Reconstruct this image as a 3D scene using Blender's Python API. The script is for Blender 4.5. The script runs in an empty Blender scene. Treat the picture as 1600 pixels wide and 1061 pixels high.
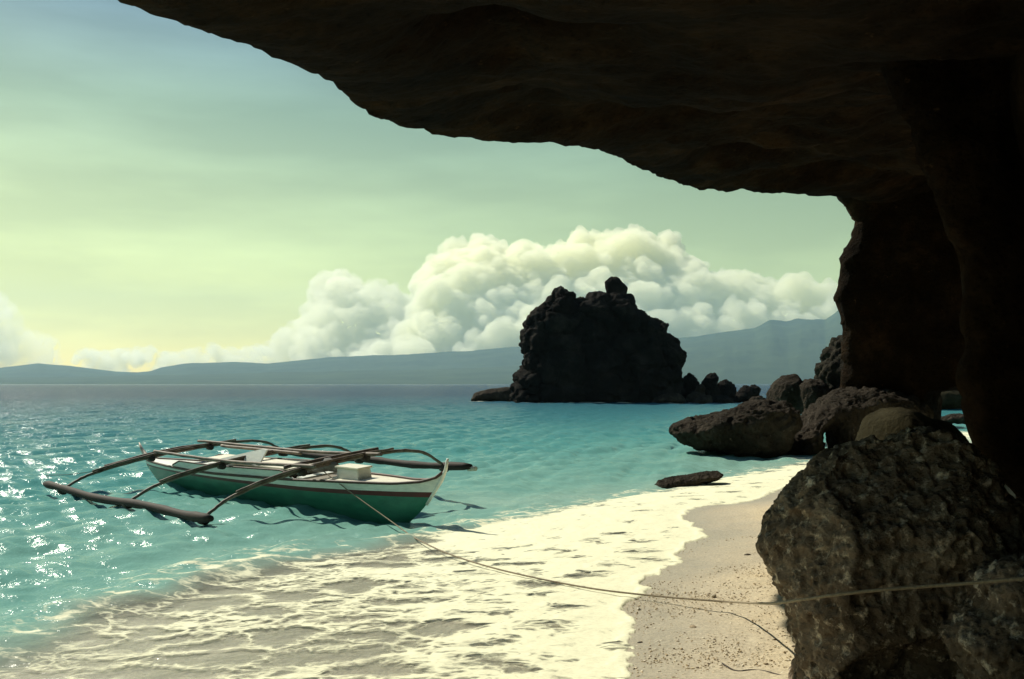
import bpy, math, random
import numpy as np
from mathutils import Vector, Matrix

rng = np.random.default_rng(7)
random.seed(7)
R = math.radians
sc = bpy.context.scene
col = sc.collection

# ------------------------------------------------------------------ camera
F = 1556.0            # focal length in pixels of the 1600 px wide photograph (35 mm lens)
H = 2.0               # eye height above the water
PIT = math.atan((600 - 530.5) / F)
cd = bpy.data.cameras.new('camera')
cd.sensor_width = 36.0
cd.lens = 36.0 * F / 1600.0
cd.clip_start = 0.05
cd.clip_end = 90000.0
cam = bpy.data.objects.new('camera', cd)
cam.location = (0, 0, H)
cam.rotation_euler = (math.pi / 2 + PIT, 0, 0)
col.objects.link(cam)
sc.camera = cam

# ------------------------------------------------------------------ sky and sun
SUN_AZ = -42.0        # degrees from +Y, negative = left
SUN_EL = 41.5
world = bpy.data.worlds.new('World')
sc.world = world
world.use_nodes = True
wn = world.node_tree.nodes
wl = world.node_tree.links
wn.clear()
wout = wn.new('ShaderNodeOutputWorld')
wbg = wn.new('ShaderNodeBackground')
sky = wn.new('ShaderNodeTexSky')
sky.sky_type = 'NISHITA'
sky.sun_disc = False
sky.sun_elevation = R(SUN_EL)
sky.sun_rotation = R(SUN_AZ)
sky.air_density = 1.0
sky.dust_density = 0.6
sky.ozone_density = 1.0
wtc = wn.new('ShaderNodeTexCoord')
wsep = wn.new('ShaderNodeSeparateXYZ')
wl.new(wtc.outputs['Generated'], wsep.inputs[0])
wramp = wn.new('ShaderNodeValToRGB')
cr = wramp.color_ramp
cr.elements[0].position = 0.0
cr.elements[0].color = (1.0, 0.96, 0.46, 1)
cr.elements[1].position = 1.0
cr.elements[1].color = (0.50, 0.65, 0.75, 1)
for p, c in ((0.10, (1.10, 1.0, 0.36)), (0.18, (0.96, 0.92, 0.38)), (0.26, (0.68, 0.75, 0.39)), (0.36, (0.36, 0.47, 0.46))):
    e = cr.elements.new(p)
    e.color = (*c, 1)
wl.new(wsep.outputs['Z'], wramp.inputs[0])
# thin high cloud streaks
wmap = wn.new('ShaderNodeMapping')
wmap.inputs['Scale'].default_value = (2.2, 2.2, 11.0)
wl.new(wtc.outputs['Generated'], wmap.inputs[0])
wno = wn.new('ShaderNodeTexNoise')
wno.inputs['Scale'].default_value = 1.6
wno.inputs['Detail'].default_value = 6
wno.inputs['Roughness'].default_value = 0.5
wl.new(wmap.outputs[0], wno.inputs[0])
wmr = wn.new('ShaderNodeMapRange')
wmr.inputs[1].default_value = 0.42
wmr.inputs[2].default_value = 0.72
wmr.inputs[3].default_value = 0.90
wmr.inputs[4].default_value = 1.20
wl.new(wno.outputs[0], wmr.inputs[0])
wm1 = wn.new('ShaderNodeVectorMath')
wm1.operation = 'MULTIPLY'
wl.new(sky.outputs[0], wm1.inputs[0])
wl.new(wramp.outputs[0], wm1.inputs[1])
wm2 = wn.new('ShaderNodeVectorMath')
wm2.operation = 'SCALE'
wl.new(wm1.outputs[0], wm2.inputs[0])
wl.new(wmr.outputs[0], wm2.inputs['Scale'])
wl.new(wm2.outputs[0], wbg.inputs[0])
wbg.inputs[1].default_value = 0.10
wl.new(wbg.outputs[0], wout.inputs[0])

sd = bpy.data.lights.new('sun', 'SUN')
sd.energy = 5.0
sd.angle = R(0.53)
sd.color = (1.0, 0.95, 0.78)
sun = bpy.data.objects.new('sun', sd)
sdir = Vector((math.sin(R(SUN_AZ)) * math.cos(R(SUN_EL)), math.cos(R(SUN_AZ)) * math.cos(R(SUN_EL)), math.sin(R(SUN_EL))))
sun.rotation_euler = sdir.to_track_quat('Z', 'Y').to_euler()
sun.location = (-20, 20, 30)
col.objects.link(sun)

sc.view_settings.view_transform = 'Standard'
sc.view_settings.look = 'None'
sc.view_settings.exposure = 0.22
sc.view_settings.gamma = 1.0
sc.view_settings.use_curve_mapping = False
sc.render.engine = 'CYCLES'
cy = sc.cycles
cy.max_bounces = 22
cy.diffuse_bounces = 3
cy.glossy_bounces = 2
cy.transmission_bounces = 3
cy.transparent_max_bounces = 8
cy.volume_bounces = 20
cy.use_denoising = True
cy.caustics_reflective = False
cy.caustics_refractive = False
cy.sample_clamp_indirect = 4.0


# ------------------------------------------------------------------ helpers: pixels, noise
def ray(px, py):
    x = (px - 800.0) / F
    v = -(py - 530.5) / F
    y = math.cos(PIT) - v * math.sin(PIT)
    z = math.sin(PIT) + v * math.cos(PIT)
    return x / y, z / y                      # per metre of +Y


def at_d(px, py, d):                         # point on the pixel's ray at forward distance d
    a, b = ray(px, py)
    return (a * d, d, H + b * d)


def at_z(px, py, z=0.0):                     # point on the pixel's ray at height z
    a, b = ray(px, py)
    d = (z - H) / b
    return (a * d, d, z)


def _h(ix, iy, iz, seed):
    h = (ix * 374761393 + iy * 668265263 + iz * 2147483647 + seed * 1274126177) & 0xffffffff
    h = ((h ^ (h >> 13)) * 1274126177) & 0xffffffff
    h = ((h ^ (h >> 16)) * 2246822519) & 0xffffffff
    return ((h ^ (h >> 15)) & 0xffffff) / float(0xffffff)


def vnoise(P, seed=0):                       # value noise, -1..1
    P = np.asarray(P, dtype=np.float64)
    I = np.floor(P).astype(np.int64)
    f = P - I
    f = f * f * f * (f * (f * 6 - 15) + 10)
    r = 0
    for dx in (0, 1):
        wx = f[:, 0] if dx else 1 - f[:, 0]
        for dy in (0, 1):
            wy = f[:, 1] if dy else 1 - f[:, 1]
            for dz in (0, 1):
                wz = f[:, 2] if dz else 1 - f[:, 2]
                r = r + wx * wy * wz * _h(I[:, 0] + dx, I[:, 1] + dy, I[:, 2] + dz, seed)
    return r * 2 - 1


def fbm(P, octaves=4, lac=2.03, gain=0.5, seed=0, ridged=False):
    P = np.asarray(P, dtype=np.float64)
    a, t, s = 1.0, 0, 0.0
    for o in range(octaves):
        n = vnoise(P, seed + o * 17)
        if ridged:
            n = 1 - 2 * np.abs(n)
        t = t + a * n
        s += a
        a *= gain
        P = P * lac + 11.3
    return t / s


def worley(P, seed=0):                       # F1, F2 distances
    P = np.asarray(P, dtype=np.float64)
    I = np.floor(P).astype(np.int64)
    f1 = np.full(len(P), 9.0)
    f2 = np.full(len(P), 9.0)
    for dx in (-1, 0, 1):
        for dy in (-1, 0, 1):
            for dz in (-1, 0, 1):
                a, b, c = I[:, 0] + dx, I[:, 1] + dy, I[:, 2] + dz
                q = np.stack([a + _h(a, b, c, seed), b + _h(a, b, c, seed + 1), c + _h(a, b, c, seed + 2)], 1)
                d = np.sqrt(((q - P) ** 2).sum(1))
                f2 = np.minimum(f2, np.maximum(f1, d))
                f1 = np.minimum(f1, d)
    return f1, f2


def sstep(a, b, x):
    t = np.clip((x - a) / (b - a), 0, 1)
    return t * t * (3 - 2 * t)


def poly_sdf(X, Y, poly):                    # signed distance to a closed 2D polygon, positive inside
    d2 = np.full(X.shape, 1e18)
    inside = np.zeros(X.shape, bool)
    n = len(poly)
    for i in range(n):
        ax, ay = poly[i]
        bx, by = poly[(i + 1) % n]
        ex, ey = bx - ax, by - ay
        L = ex * ex + ey * ey + 1e-12
        t = np.clip(((X - ax) * ex + (Y - ay) * ey) / L, 0, 1)
        d2 = np.minimum(d2, (X - ax - t * ex) ** 2 + (Y - ay - t * ey) ** 2)
        if ay != by:
            c = ((ay > Y) != (by > Y)) & (X < (bx - ax) * (Y - ay) / (by - ay) + ax)
            inside ^= c
    d = np.sqrt(d2)
    return np.where(inside, d, -d)


def line_dist(X, Y, pts):                    # distance to an open polyline, signed: + on its right-hand side; and arc position
    best = np.full(X.shape, 1e18)
    sg = np.ones(X.shape)
    arc = np.zeros(X.shape)
    acc = 0.0
    for i in range(len(pts) - 1):
        ax, ay = pts[i]
        bx, by = pts[i + 1]
        ex, ey = bx - ax, by - ay
        L = math.hypot(ex, ey)
        t = np.clip(((X - ax) * ex + (Y - ay) * ey) / (L * L), 0, 1)
        qx, qy = X - ax - t * ex, Y - ay - t * ey
        d2 = qx * qx + qy * qy
        m = d2 < best - 1e-9
        best = np.where(m, d2, best)
        sg = np.where(m, np.where(ex * (Y - ay) - ey * (X - ax) > 0, -1.0, 1.0), sg)
        arc = np.where(m, acc + t * L, arc)
        acc += L
    return np.sqrt(best) * sg, arc


def smooth_line(pts, n=4, it=2):             # Chaikin smoothing
    p = [tuple(q) for q in pts]
    for _ in range(it):
        o = [p[0]]
        for a, b in zip(p[:-1], p[1:]):
            o.append(tuple(0.75 * u + 0.25 * v for u, v in zip(a, b)))
            o.append(tuple(0.25 * u + 0.75 * v for u, v in zip(a, b)))
        o.append(p[-1])
        p = o
    return p


def surface_nets(Fv, ax, ay, az):            # Fv < 0 inside; returns verts, quads
    s = Fv < 0
    nx, ny, nz = Fv.shape
    act = np.zeros((nx - 1, ny - 1, nz - 1), np.int8)
    cnt = np.zeros((nx - 1, ny - 1, nz - 1), np.int8)
    for dx in (0, 1):
        for dy in (0, 1):
            for dz in (0, 1):
                cnt += s[dx:nx - 1 + dx, dy:ny - 1 + dy, dz:nz - 1 + dz]
    actm = (cnt > 0) & (cnt < 8)
    I, J, K = np.nonzero(actm)
    idx = np.full(actm.shape, -1, np.int64)
    idx[I, J, K] = np.arange(len(I))
    acc = np.zeros((len(I), 3))
    num = np.zeros(len(I))
    G = [ax, ay, az]
    for axis in range(3):
        o = [a for a in range(3) if a != axis]
        for a in (0, 1):
            for b in (0, 1):
                off0 = [0, 0, 0]
                off0[o[0]] = a
                off0[o[1]] = b
                off1 = list(off0)
                off1[axis] = 1
                p0 = (I + off0[0], J + off0[1], K + off0[2])
                p1 = (I + off1[0], J + off1[1], K + off1[2])
                f0, f1 = Fv[p0], Fv[p1]
                m = (f0 < 0) != (f1 < 0)
                t = np.where(m, f0 / np.where(m, f0 - f1, 1), 0)
                for k in range(3):
                    g0, g1 = G[k][p0[k]], G[k][p1[k]]
                    acc[:, k] += np.where(m, g0 + (g1 - g0) * t, 0)
                num += m
    V = acc / num[:, None]
    Q = []
    # edges along x
    def emit(sA, sB, c):
        m = sA != sB
        flip = sB & m
        a, b, c2, d = [x[m] for x in c]
        fl = flip[m]
        q = np.stack([a, b, c2, d], 1)
        q[fl] = q[fl][:, ::-1]
        ok = (q >= 0).all(1)
        Q.append(q[ok])
    emit(s[:-1, 1:-1, 1:-1], s[1:, 1:-1, 1:-1], (idx[:, :-1, :-1], idx[:, 1:, :-1], idx[:, 1:, 1:], idx[:, :-1, 1:]))
    emit(s[1:-1, :-1, 1:-1], s[1:-1, 1:, 1:-1], (idx[:-1, :, :-1], idx[:-1, :, 1:], idx[1:, :, 1:], idx[1:, :, :-1]))
    emit(s[1:-1, 1:-1, :-1], s[1:-1, 1:-1, 1:], (idx[:-1, :-1, :], idx[1:, :-1, :], idx[1:, 1:, :], idx[:-1, 1:, :]))
    return V, np.concatenate(Q)


def vnormals(V, Q):
    N = np.zeros_like(V)
    n = np.cross(V[Q[:, 2]] - V[Q[:, 0]], V[Q[:, 3]] - V[Q[:, 1]])
    for k in range(4):
        for c in range(3):
            N[:, c] += np.bincount(Q[:, k], n[:, c], len(V))
    return N / (np.linalg.norm(N, axis=1, keepdims=True) + 1e-12)


def np_mesh(name, V, faces, smooth=True):
    me = bpy.data.meshes.new(name)
    faces = np.asarray(faces)
    k = faces.shape[1]
    me.vertices.add(len(V))
    me.vertices.foreach_set('co', np.asarray(V, np.float32).ravel())
    me.loops.add(faces.size)
    me.loops.foreach_set('vertex_index', faces.astype(np.int32).ravel())
    me.polygons.add(len(faces))
    me.polygons.foreach_set('loop_start', np.arange(0, faces.size, k, dtype=np.int32))
    me.update(calc_edges=True)
    me.validate()
    if smooth:
        me.polygons.foreach_set('use_smooth', np.ones(len(me.polygons), bool))
    return me


def link(name, me, mat=None, parent=None, loc=None):
    o = bpy.data.objects.new(name, me)
    col.objects.link(o)
    if mat is not None and me is not None:
        me.materials.append(mat)
    if parent is not None:
        o.parent = parent
    if loc is not None:
        o.location = loc
    return o


def tag(o, label=None, cat=None, group=None, kind=None):
    if label:
        o['label'] = label
    if cat:
        o['category'] = cat
    if group:
        o['group'] = group
    if kind:
        o['kind'] = kind
    return o


def attr(me, name, vals):
    a = me.attributes.new(name, 'FLOAT', 'POINT')
    a.data.foreach_set('value', np.asarray(vals, np.float32))


def sweep(pts, rad, n=8, cap=True):          # tube along a polyline; rad scalar or list
    P = [Vector(p) for p in pts]
    m = len(P)
    rad = [rad] * m if np.isscalar(rad) else list(rad)
    V, Fq = [], []
    up = Vector((0, 0, 1))
    for i, p in enumerate(P):
        t = (P[min(i + 1, m - 1)] - P[max(i - 1, 0)]).normalized()
        ref = up if abs(t.dot(up)) < 0.95 else Vector((1, 0, 0))
        a = t.cross(ref).normalized()
        b = a.cross(t).normalized()
        for k in range(n):
            w = 2 * math.pi * k / n
            V.append(p + (a * math.cos(w) + b * math.sin(w)) * rad[i])
    for i in range(m - 1):
        for k in range(n):
            Fq.append((i * n + k, i * n + (k + 1) % n, (i + 1) * n + (k + 1) % n, (i + 1) * n + k))
    if cap:
        Fq.append(tuple(range(n))[::-1])
        Fq.append(tuple((m - 1) * n + k for k in range(n)))
    return V, Fq


def py_mesh(name, V, Fq, smooth=True):
    me = bpy.data.meshes.new(name)
    me.from_pydata([tuple(v) for v in V], [], [tuple(f) for f in Fq])
    me.update()
    if smooth:
        me.polygons.foreach_set('use_smooth', np.ones(len(me.polygons), bool))
    return me


# ------------------------------------------------------------------ materials
def new_mat(name):
    m = bpy.data.materials.new(name)
    m.use_nodes = True
    m.node_tree.nodes.clear()
    nt = m.node_tree
    out = nt.nodes.new('ShaderNodeOutputMaterial')
    return m, nt, out


def N(nt, t, **kw):
    n = nt.nodes.new('ShaderNode' + t)
    for k, v in kw.items():
        if k.startswith('i_'):
            n.inputs[k[2:].replace('_', ' ')].default_value = v
        else:
            setattr(n, k, v)
    return n


def ramp(nt, src, stops, interp='LINEAR'):
    r = nt.nodes.new('ShaderNodeValToRGB')
    r.color_ramp.interpolation = interp
    el = r.color_ramp.elements
    el[0].position, el[1].position = stops[0][0], stops[-1][0]
    el[0].color = (*stops[0][1], 1) if len(stops[0][1]) == 3 else stops[0][1]
    el[1].color = (*stops[-1][1], 1)
    for p, c in stops[1:-1]:
        e = el.new(p)
        e.color = (*c, 1)
    nt.links.new(src, r.inputs[0])
    return r


def g3(v):
    return (v, v, v)


def rock_material(name, c_dark, c_mid, c_light, scale=1.0, pit=0.5, light_amt=0.62, bump=0.6, rough=0.9):
    m, nt, out = new_mat(name)
    L = nt.links
    tc = N(nt, 'TexCoord')
    n1 = N(nt, 'TexNoise', i_Scale=1.1 * scale, i_Detail=9.0, i_Roughness=0.66)
    n2 = N(nt, 'TexNoise', i_Scale=6.5 * scale, i_Detail=8.0, i_Roughness=0.7)
    vo = N(nt, 'TexVoronoi', i_Scale=14.0 * scale)
    L.new(tc.outputs['Object'], n1.inputs['Vector'])
    L.new(tc.outputs['Object'], n2.inputs['Vector'])
    dst = N(nt, 'VectorMath', operation='MULTIPLY_ADD')
    L.new(n2.outputs['Color'], dst.inputs[0])
    dst.inputs[1].default_value = (0.25 / scale,) * 3
    L.new(tc.outputs['Object'], dst.inputs[2])
    L.new(dst.outputs[0], vo.inputs['Vector'])
    r1 = ramp(nt, n1.outputs[0], [(0.30, c_dark), (0.52, c_mid), (0.75, c_light)])
    r2 = ramp(nt, n2.outputs[0], [(light_amt, g3(0.0)), (light_amt + 0.10, g3(1.0))])
    mx = N(nt, 'Mix', data_type='RGBA')
    L.new(r2.outputs[0], mx.inputs[0])
    L.new(r1.outputs[0], mx.inputs[6])
    mx.inputs[7].default_value = (*[min(1, c * 1.7) for c in c_light], 1)
    r3 = ramp(nt, vo.outputs['Distance'], [(0.0, g3(1 - pit)), (0.35, g3(1.0))])
    mu = N(nt, 'Mix', data_type='RGBA', blend_type='MULTIPLY')
    mu.inputs[0].default_value = 1.0
    L.new(mx.outputs[2], mu.inputs[6])
    L.new(r3.outputs[0], mu.inputs[7])
    bs = N(nt, 'BsdfPrincipled', i_Roughness=rough)
    bs.inputs['Specular IOR Level'].default_value = 0.04
    L.new(mu.outputs[2], bs.inputs['Base Color'])
    ad = N(nt, 'Math', operation='MULTIPLY_ADD')
    L.new(vo.outputs['Distance'], ad.inputs[0])
    ad.inputs[1].default_value = 0.6
    L.new(n2.outputs[0], ad.inputs[2])
    b = N(nt, 'Bump', i_Strength=bump, i_Distance=0.12 / scale)
    L.new(ad.outputs[0], b.inputs['Height'])
    L.new(b.outputs[0], bs.inputs['Normal'])
    L.new(bs.outputs[0], out.inputs[0])
    return m


def plain_material(name, c, c2=None, rough=0.6, nscale=8.0, bump=0.15, stretch=(1, 1, 1), spec=0.4, bdist=0.01):
    m, nt, out = new_mat(name)
    L = nt.links
    tc = N(nt, 'TexCoord')
    mp = N(nt, 'Mapping')
    mp.inputs['Scale'].default_value = stretch
    L.new(tc.outputs['Object'], mp.inputs[0])
    n = N(nt, 'TexNoise', i_Scale=nscale, i_Detail=6.0, i_Roughness=0.62)
    L.new(mp.outputs[0], n.inputs['Vector'])
    r = ramp(nt, n.outputs[0], [(0.35, c2 or c), (0.65, c)])
    bs = N(nt, 'BsdfPrincipled', i_Roughness=rough)
    bs.inputs['Specular IOR Level'].default_value = spec
    L.new(r.outputs[0], bs.inputs['Base Color'])
    b = N(nt, 'Bump', i_Strength=bump, i_Distance=bdist)
    L.new(n.outputs[0], b.inputs['Height'])
    L.new(b.outputs[0], bs.inputs['Normal'])
    L.new(bs.outputs[0], out.inputs[0])
    return m


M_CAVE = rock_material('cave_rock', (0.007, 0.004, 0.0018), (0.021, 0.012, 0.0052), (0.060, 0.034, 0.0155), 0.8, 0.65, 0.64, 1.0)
M_BOULDER = rock_material('boulder_rock', (0.08, 0.057, 0.04), (0.29, 0.22, 0.16), (0.55, 0.46, 0.36), 1.7, 0.6, 0.54, 0.9)
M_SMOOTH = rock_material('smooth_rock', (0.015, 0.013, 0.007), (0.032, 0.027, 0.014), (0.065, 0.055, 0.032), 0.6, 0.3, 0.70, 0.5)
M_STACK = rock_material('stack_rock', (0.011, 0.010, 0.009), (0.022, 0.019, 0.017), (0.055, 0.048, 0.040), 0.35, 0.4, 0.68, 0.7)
M_SLAB = rock_material('slab_rock', (0.022, 0.018, 0.014), (0.052, 0.042, 0.032), (0.13, 0.105, 0.08), 0.7, 0.5, 0.62, 0.8)
M_COBBLE = rock_material('cobbly_rock', (0.02, 0.018, 0.015), (0.045, 0.04, 0.03), (0.10, 0.085, 0.065), 0.6, 0.5, 0.64, 0.8)


# ------------------------------------------------------------------ shoreline, beach, sea
front_px = [(975, 1061), (989, 1032), (983, 1012), (993, 989), (982, 980), (991, 964), (964, 951), (985, 936), (1012, 925),
            (1003, 910), (1040, 890), (1072, 879), (1058, 862), (1085, 846), (1109, 838), (1088, 822), (1070, 809),
            (1076, 795), (1115, 790), (1150, 787), (1181, 781), (1216, 766), (1262, 752)]
front = [(-2.2, -4.0), (-0.9, 1.0), (0.25, 4.4)] + [at_z(x, y, 0.10)[:2] for x, y in front_px]
front += [(6.9, 20.8), (8.6, 22.6), (11.0, 24.6), (15, 27.5), (22, 31), (40, 36), (90, 40)]
front = smooth_line(front, it=1)
SHORE = front
CREST = smooth_line([(-5.2, -3), (-4.7, 4.0), (-4.1, 7.4), (-3.75, 9.6), (-2.95, 11.7), (-1.55, 13.1), (-0.37, 14.5), (1.05, 16.4), (2.7, 18.4), (5.6, 22.5), (8.5, 27.0)], it=2)


def sand_z(x, y, s=None):
    if s is None:
        s, _ = line_dist(x, y, SHORE)
    z = np.where(s > 0, 0.10 + 0.085 * s, 0.10 + 0.045 * s)
    z = np.where(s < -4.6, -0.107 + (s + 4.6) * 0.12, z)
    z = np.where(s < -10, -0.755 + (s + 10) * 0.055, z)
    z = np.where(s > 10, 0.95 + (s - 10) * 0.03, z)
    dcr, _ = line_dist(x, y, CREST)
    z = z - 0.17 * np.clip(-dcr, 0, 3)
    z = np.clip(z, -7.0, 2.5)
    z = np.maximum(z, 1.2 - 0.10 * np.hypot((x - 33) * 0.8, y - 73))
    return z


def polar_grid(ang, rad):
    A, Rr = np.meshgrid(ang, rad, indexing='ij')
    X = np.sin(A) * Rr
    Y = np.cos(A) * Rr
    na, nr = A.shape
    i = np.arange(na - 1)[:, None] * nr + np.arange(nr - 1)[None, :]
    Q = np.stack([i, i + 1, i + nr + 1, i + nr], -1).reshape(-1, 4)
    return X.ravel(), Y.ravel(), A.ravel(), Rr.ravel(), Q[:, ::-1]


# --- beach and sea bed: one sheet
angB = np.concatenate([np.radians(np.linspace(-178, -32, 60)), np.radians(np.linspace(-31, 31, 330)), np.radians(np.linspace(32, 182, 60))])
radB = np.concatenate([np.linspace(0.3, 4.4, 12), np.exp(np.linspace(math.log(4.5), math.log(45), 300)), np.exp(np.linspace(math.log(46), math.log(17800), 60))])
X, Y, A, Rr, Q = polar_grid(angB, radB)
Pb = np.stack([X, Y, X * 0], 1)
sB, _ = line_dist(X, Y, SHORE)
Z = sand_z(X, Y, sB)
fade = sstep(60, 20, Rr)
Z = Z + fade * (0.018 * fbm(Pb * 1.3, 4, seed=3) * sstep(-2, 1.0, sB) + 0.010 * fbm(Pb * 9.0, 3, seed=5) * sstep(0.1, 1.2, sB))
me = np_mesh('beach', np.stack([X, Y, Z], 1), Q)
attr(me, 'inland', sB)
m, nt, out = new_mat('sand')
L = nt.links
tc = N(nt, 'TexCoord')
at = N(nt, 'Attribute', attribute_name='inland')
n1 = N(nt, 'TexNoise', i_Scale=1.3, i_Detail=6.0, i_Roughness=0.6)
n2 = N(nt, 'TexNoise', i_Scale=38.0, i_Detail=7.0, i_Roughness=0.85)
n3 = N(nt, 'TexVoronoi', i_Scale=55.0)
for q in (n1, n2, n3):
    L.new(tc.outputs['Object'], q.inputs['Vector'])
wet = N(nt, 'MapRange')
wet.inputs[1].default_value = 0.15
wet.inputs[2].default_value = 1.3
ad = N(nt, 'Math', operation='MULTIPLY_ADD')
L.new(n1.outputs[0], ad.inputs[0])
ad.inputs[1].default_value = 1.1
L.new(at.outputs['Fac'], ad.inputs[2])
sb = N(nt, 'Math', operation='SUBTRACT')
L.new(ad.outputs[0], sb.inputs[0])
sb.inputs[1].default_value = 0.55
L.new(sb.outputs[0], wet.inputs[0])
wetc = ramp(nt, wet.outputs[0], [(0.0, (0.44, 0.385, 0.295)), (0.55, (0.53, 0.45, 0.325)), (1.0, (0.60, 0.49, 0.325))])
gr = ramp(nt, n2.outputs[0], [(0.34, (0.45, 0.41, 0.36)), (0.50, g3(1.0)), (0.68, (1.5, 1.46, 1.38))])
mu = N(nt, 'Mix', data_type='RGBA', blend_type='MULTIPLY')
mu.inputs[0].default_value = 0.8
L.new(wetc.outputs[0], mu.inputs[6])
L.new(gr.outputs[0], mu.inputs[7])
bs = N(nt, 'BsdfPrincipled')
L.new(mu.outputs[2], bs.inputs['Base Color'])
rr = N(nt, 'MapRange')
rr.inputs[3].default_value = 0.38
rr.inputs[4].default_value = 0.9
L.new(wet.outputs[0], rr.inputs[0])
L.new(rr.outputs[0], bs.inputs['Roughness'])
bs.inputs['Specular IOR Level'].default_value = 0.3
b = N(nt, 'Bump', i_Strength=0.5, i_Distance=0.012)
L.new(n2.outputs[0], b.inputs['Height'])
L.new(b.outputs[0], bs.inputs['Normal'])
L.new(bs.outputs[0], out.inputs[0])
M_SAND = m
tag(link('beach', me, M_SAND), kind='structure')

# --- sea
angS = np.concatenate([np.radians(np.linspace(-150, -31, 120)), np.radians(np.linspace(-30.5, 30.5, 760)), np.radians(np.linspace(31, 75, 60))])
radS = np.concatenate([np.exp(np.linspace(math.log(2.5), math.log(5.2), 30)), np.exp(np.linspace(math.log(5.25), math.log(45), 460)),
                       np.exp(np.linspace(math.log(45.2), math.log(150), 270)), np.exp(np.linspace(math.log(151), math.log(17500), 110))])
X, Y, A, Rr, Q = polar_grid(angS, radS)
s, arc = line_dist(X, Y, SHORE)
s = s + sstep(40, 25, Rr) * (0.10 * fbm(np.stack([X * 3.2, Y * 3.2, X * 0], 1), 4, seed=61) + 0.05 * fbm(np.stack([X * 11, Y * 11, X * 0], 1), 2, seed=62))
dc, arcc = line_dist(X, Y, CREST)            # + = shoreward of the crest
drr = np.gradient(radS)
spacing = np.tile(drr, len(angS))
depth0 = -sand_z(X, Y, s)
amp = sstep(-1.5, -9.0, s) * 0.5 + 0.5 * sstep(0.6, -1.2, dc) * sstep(-0.8, -2.2, s)
wz = np.zeros_like(X)
wr = np.random.default_rng(21)
warp = fbm(np.stack([X * 0.11, Y * 0.11, X * 0], 1), 3, seed=8) * 1.6
for k in range(46):
    lam = 0.30 * (1.118 ** k)
    if lam > 42:
        break
    th = R(-38) + wr.normal() * 0.75            # travel direction, towards the beach
    kx, ky = math.cos(th), math.sin(th)
    kk = 2 * math.pi / lam
    slope = 0.24 if lam < 1.1 else 0.24 * (1.1 / lam) ** 1.5
    a = slope / kk
    vis = sstep(2.2, 4.5, lam / spacing)
    ph = kk * (kx * X + ky * Y + warp * (0.25 if lam < 4 else 0.1) * lam) + wr.uniform(0, 6.28)
    sn = np.sin(ph)
    wz += a * vis * (sn + 0.28 * np.cos(2 * ph))
grp = np.clip(0.60 + 0.60 * fbm(np.stack([X * 0.22, Y * 0.22, X * 0 + 5], 1), 3, seed=31), 0.25, 0.84)
calm = np.exp(-((X + 4.8) ** 2 + (Y - 17.5) ** 2) / 16.0)
wz *= amp * grp * (1 - 0.45 * calm)
wz = np.where(wz < 0, -0.075 * np.tanh(-wz / 0.075), 0.13 * np.tanh(wz / 0.13))      # flat troughs, short crests
wz -= 0.06
# breaking wavelet along the crest line
ch = (0.05 + 0.03 * fbm(np.stack([arcc * 0.5, X * 0, X * 0], 1), 3, seed=12)) * sstep(-0.1, 3.0, arcc)
prof = np.where(dc > 0, np.exp(-(dc / 0.28) ** 2), np.exp(-(dc / 0.85) ** 2))
wz += ch * prof * sstep(0, -1.5, s) * sstep(31, 24, Y)
dc2 = dc + 3.3 + 0.8 * fbm(np.stack([arcc * 0.25, X * 0, X * 0 + 3], 1), 2, seed=14)
wz += 0.05 * np.where(dc2 > 0, np.exp(-(dc2 / 0.5) ** 2), np.exp(-(dc2 / 1.3) ** 2)) * sstep(31, 24, Y)
sz = sand_z(X, Y, s)
film = sz + 0.004 + 0.016 * sstep(-0.03, -0.8, s)
Z = np.maximum(wz, film)
Z = np.where(s > 0, sz - 0.05 * sstep(0, 0.1, s) - 0.01, Z)
edge = np.exp(-((s + 0.05) / 0.05) ** 2) * 0.008      # the rolled lip of foam at the swash front
Z = Z + np.where(s < 0.0, edge, 0) * fade[0]
depth = np.clip(Z - sz, 0, 8)
# how much foam lies there (0..1, broken up further by the material)
Pn = np.stack([X, Y, X * 0], 1)
lo = fbm(Pn * 0.55, 3, seed=40)
wid = 1.7 + 0.75 * lo + np.clip((Y - 9.5) * 0.55, 0, 4.5)
foam = (0.78 + 0.12 * lo + 0.22 * sstep(9, 14, Y)) * sstep(wid + 1.7, wid - 1.0, -s) + 0.22 * np.exp(-(s / 0.25) ** 2)
foam *= sstep(-0.55, 0.55, dc + (0.35 + 0.45 * sstep(12, 15, Y)) * fbm(Pn * np.array([1.5, 2.2, 1]), 5, gain=0.6, seed=46))
lo2 = fbm(Pn * np.array([0.9, 1.5, 1.0]), 3, seed=47)
foam *= 1 - 0.34 * np.clip(lo2 + 0.25, 0, 1) * sstep(13, 9, Y) * sstep(0.2, 1.2, -s)
lace = (0.44 + 0.16 * lo) * sstep(-0.5, 0.3, dc) * sstep(-9.5, -3.0, s)
foam = np.maximum(foam, lace)
foam = np.maximum(foam, (0.52 + 0.15 * lo) * np.exp(-((dc + 0.05) / 0.20) ** 2) * sstep(4.0, 9.0, arcc))
foam = np.maximum(foam, 0.44 * sstep(-1.7, -0.1, dc) * (0.65 + 0.8 * lo))
foam *= sstep(38, 28, Y)
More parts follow.
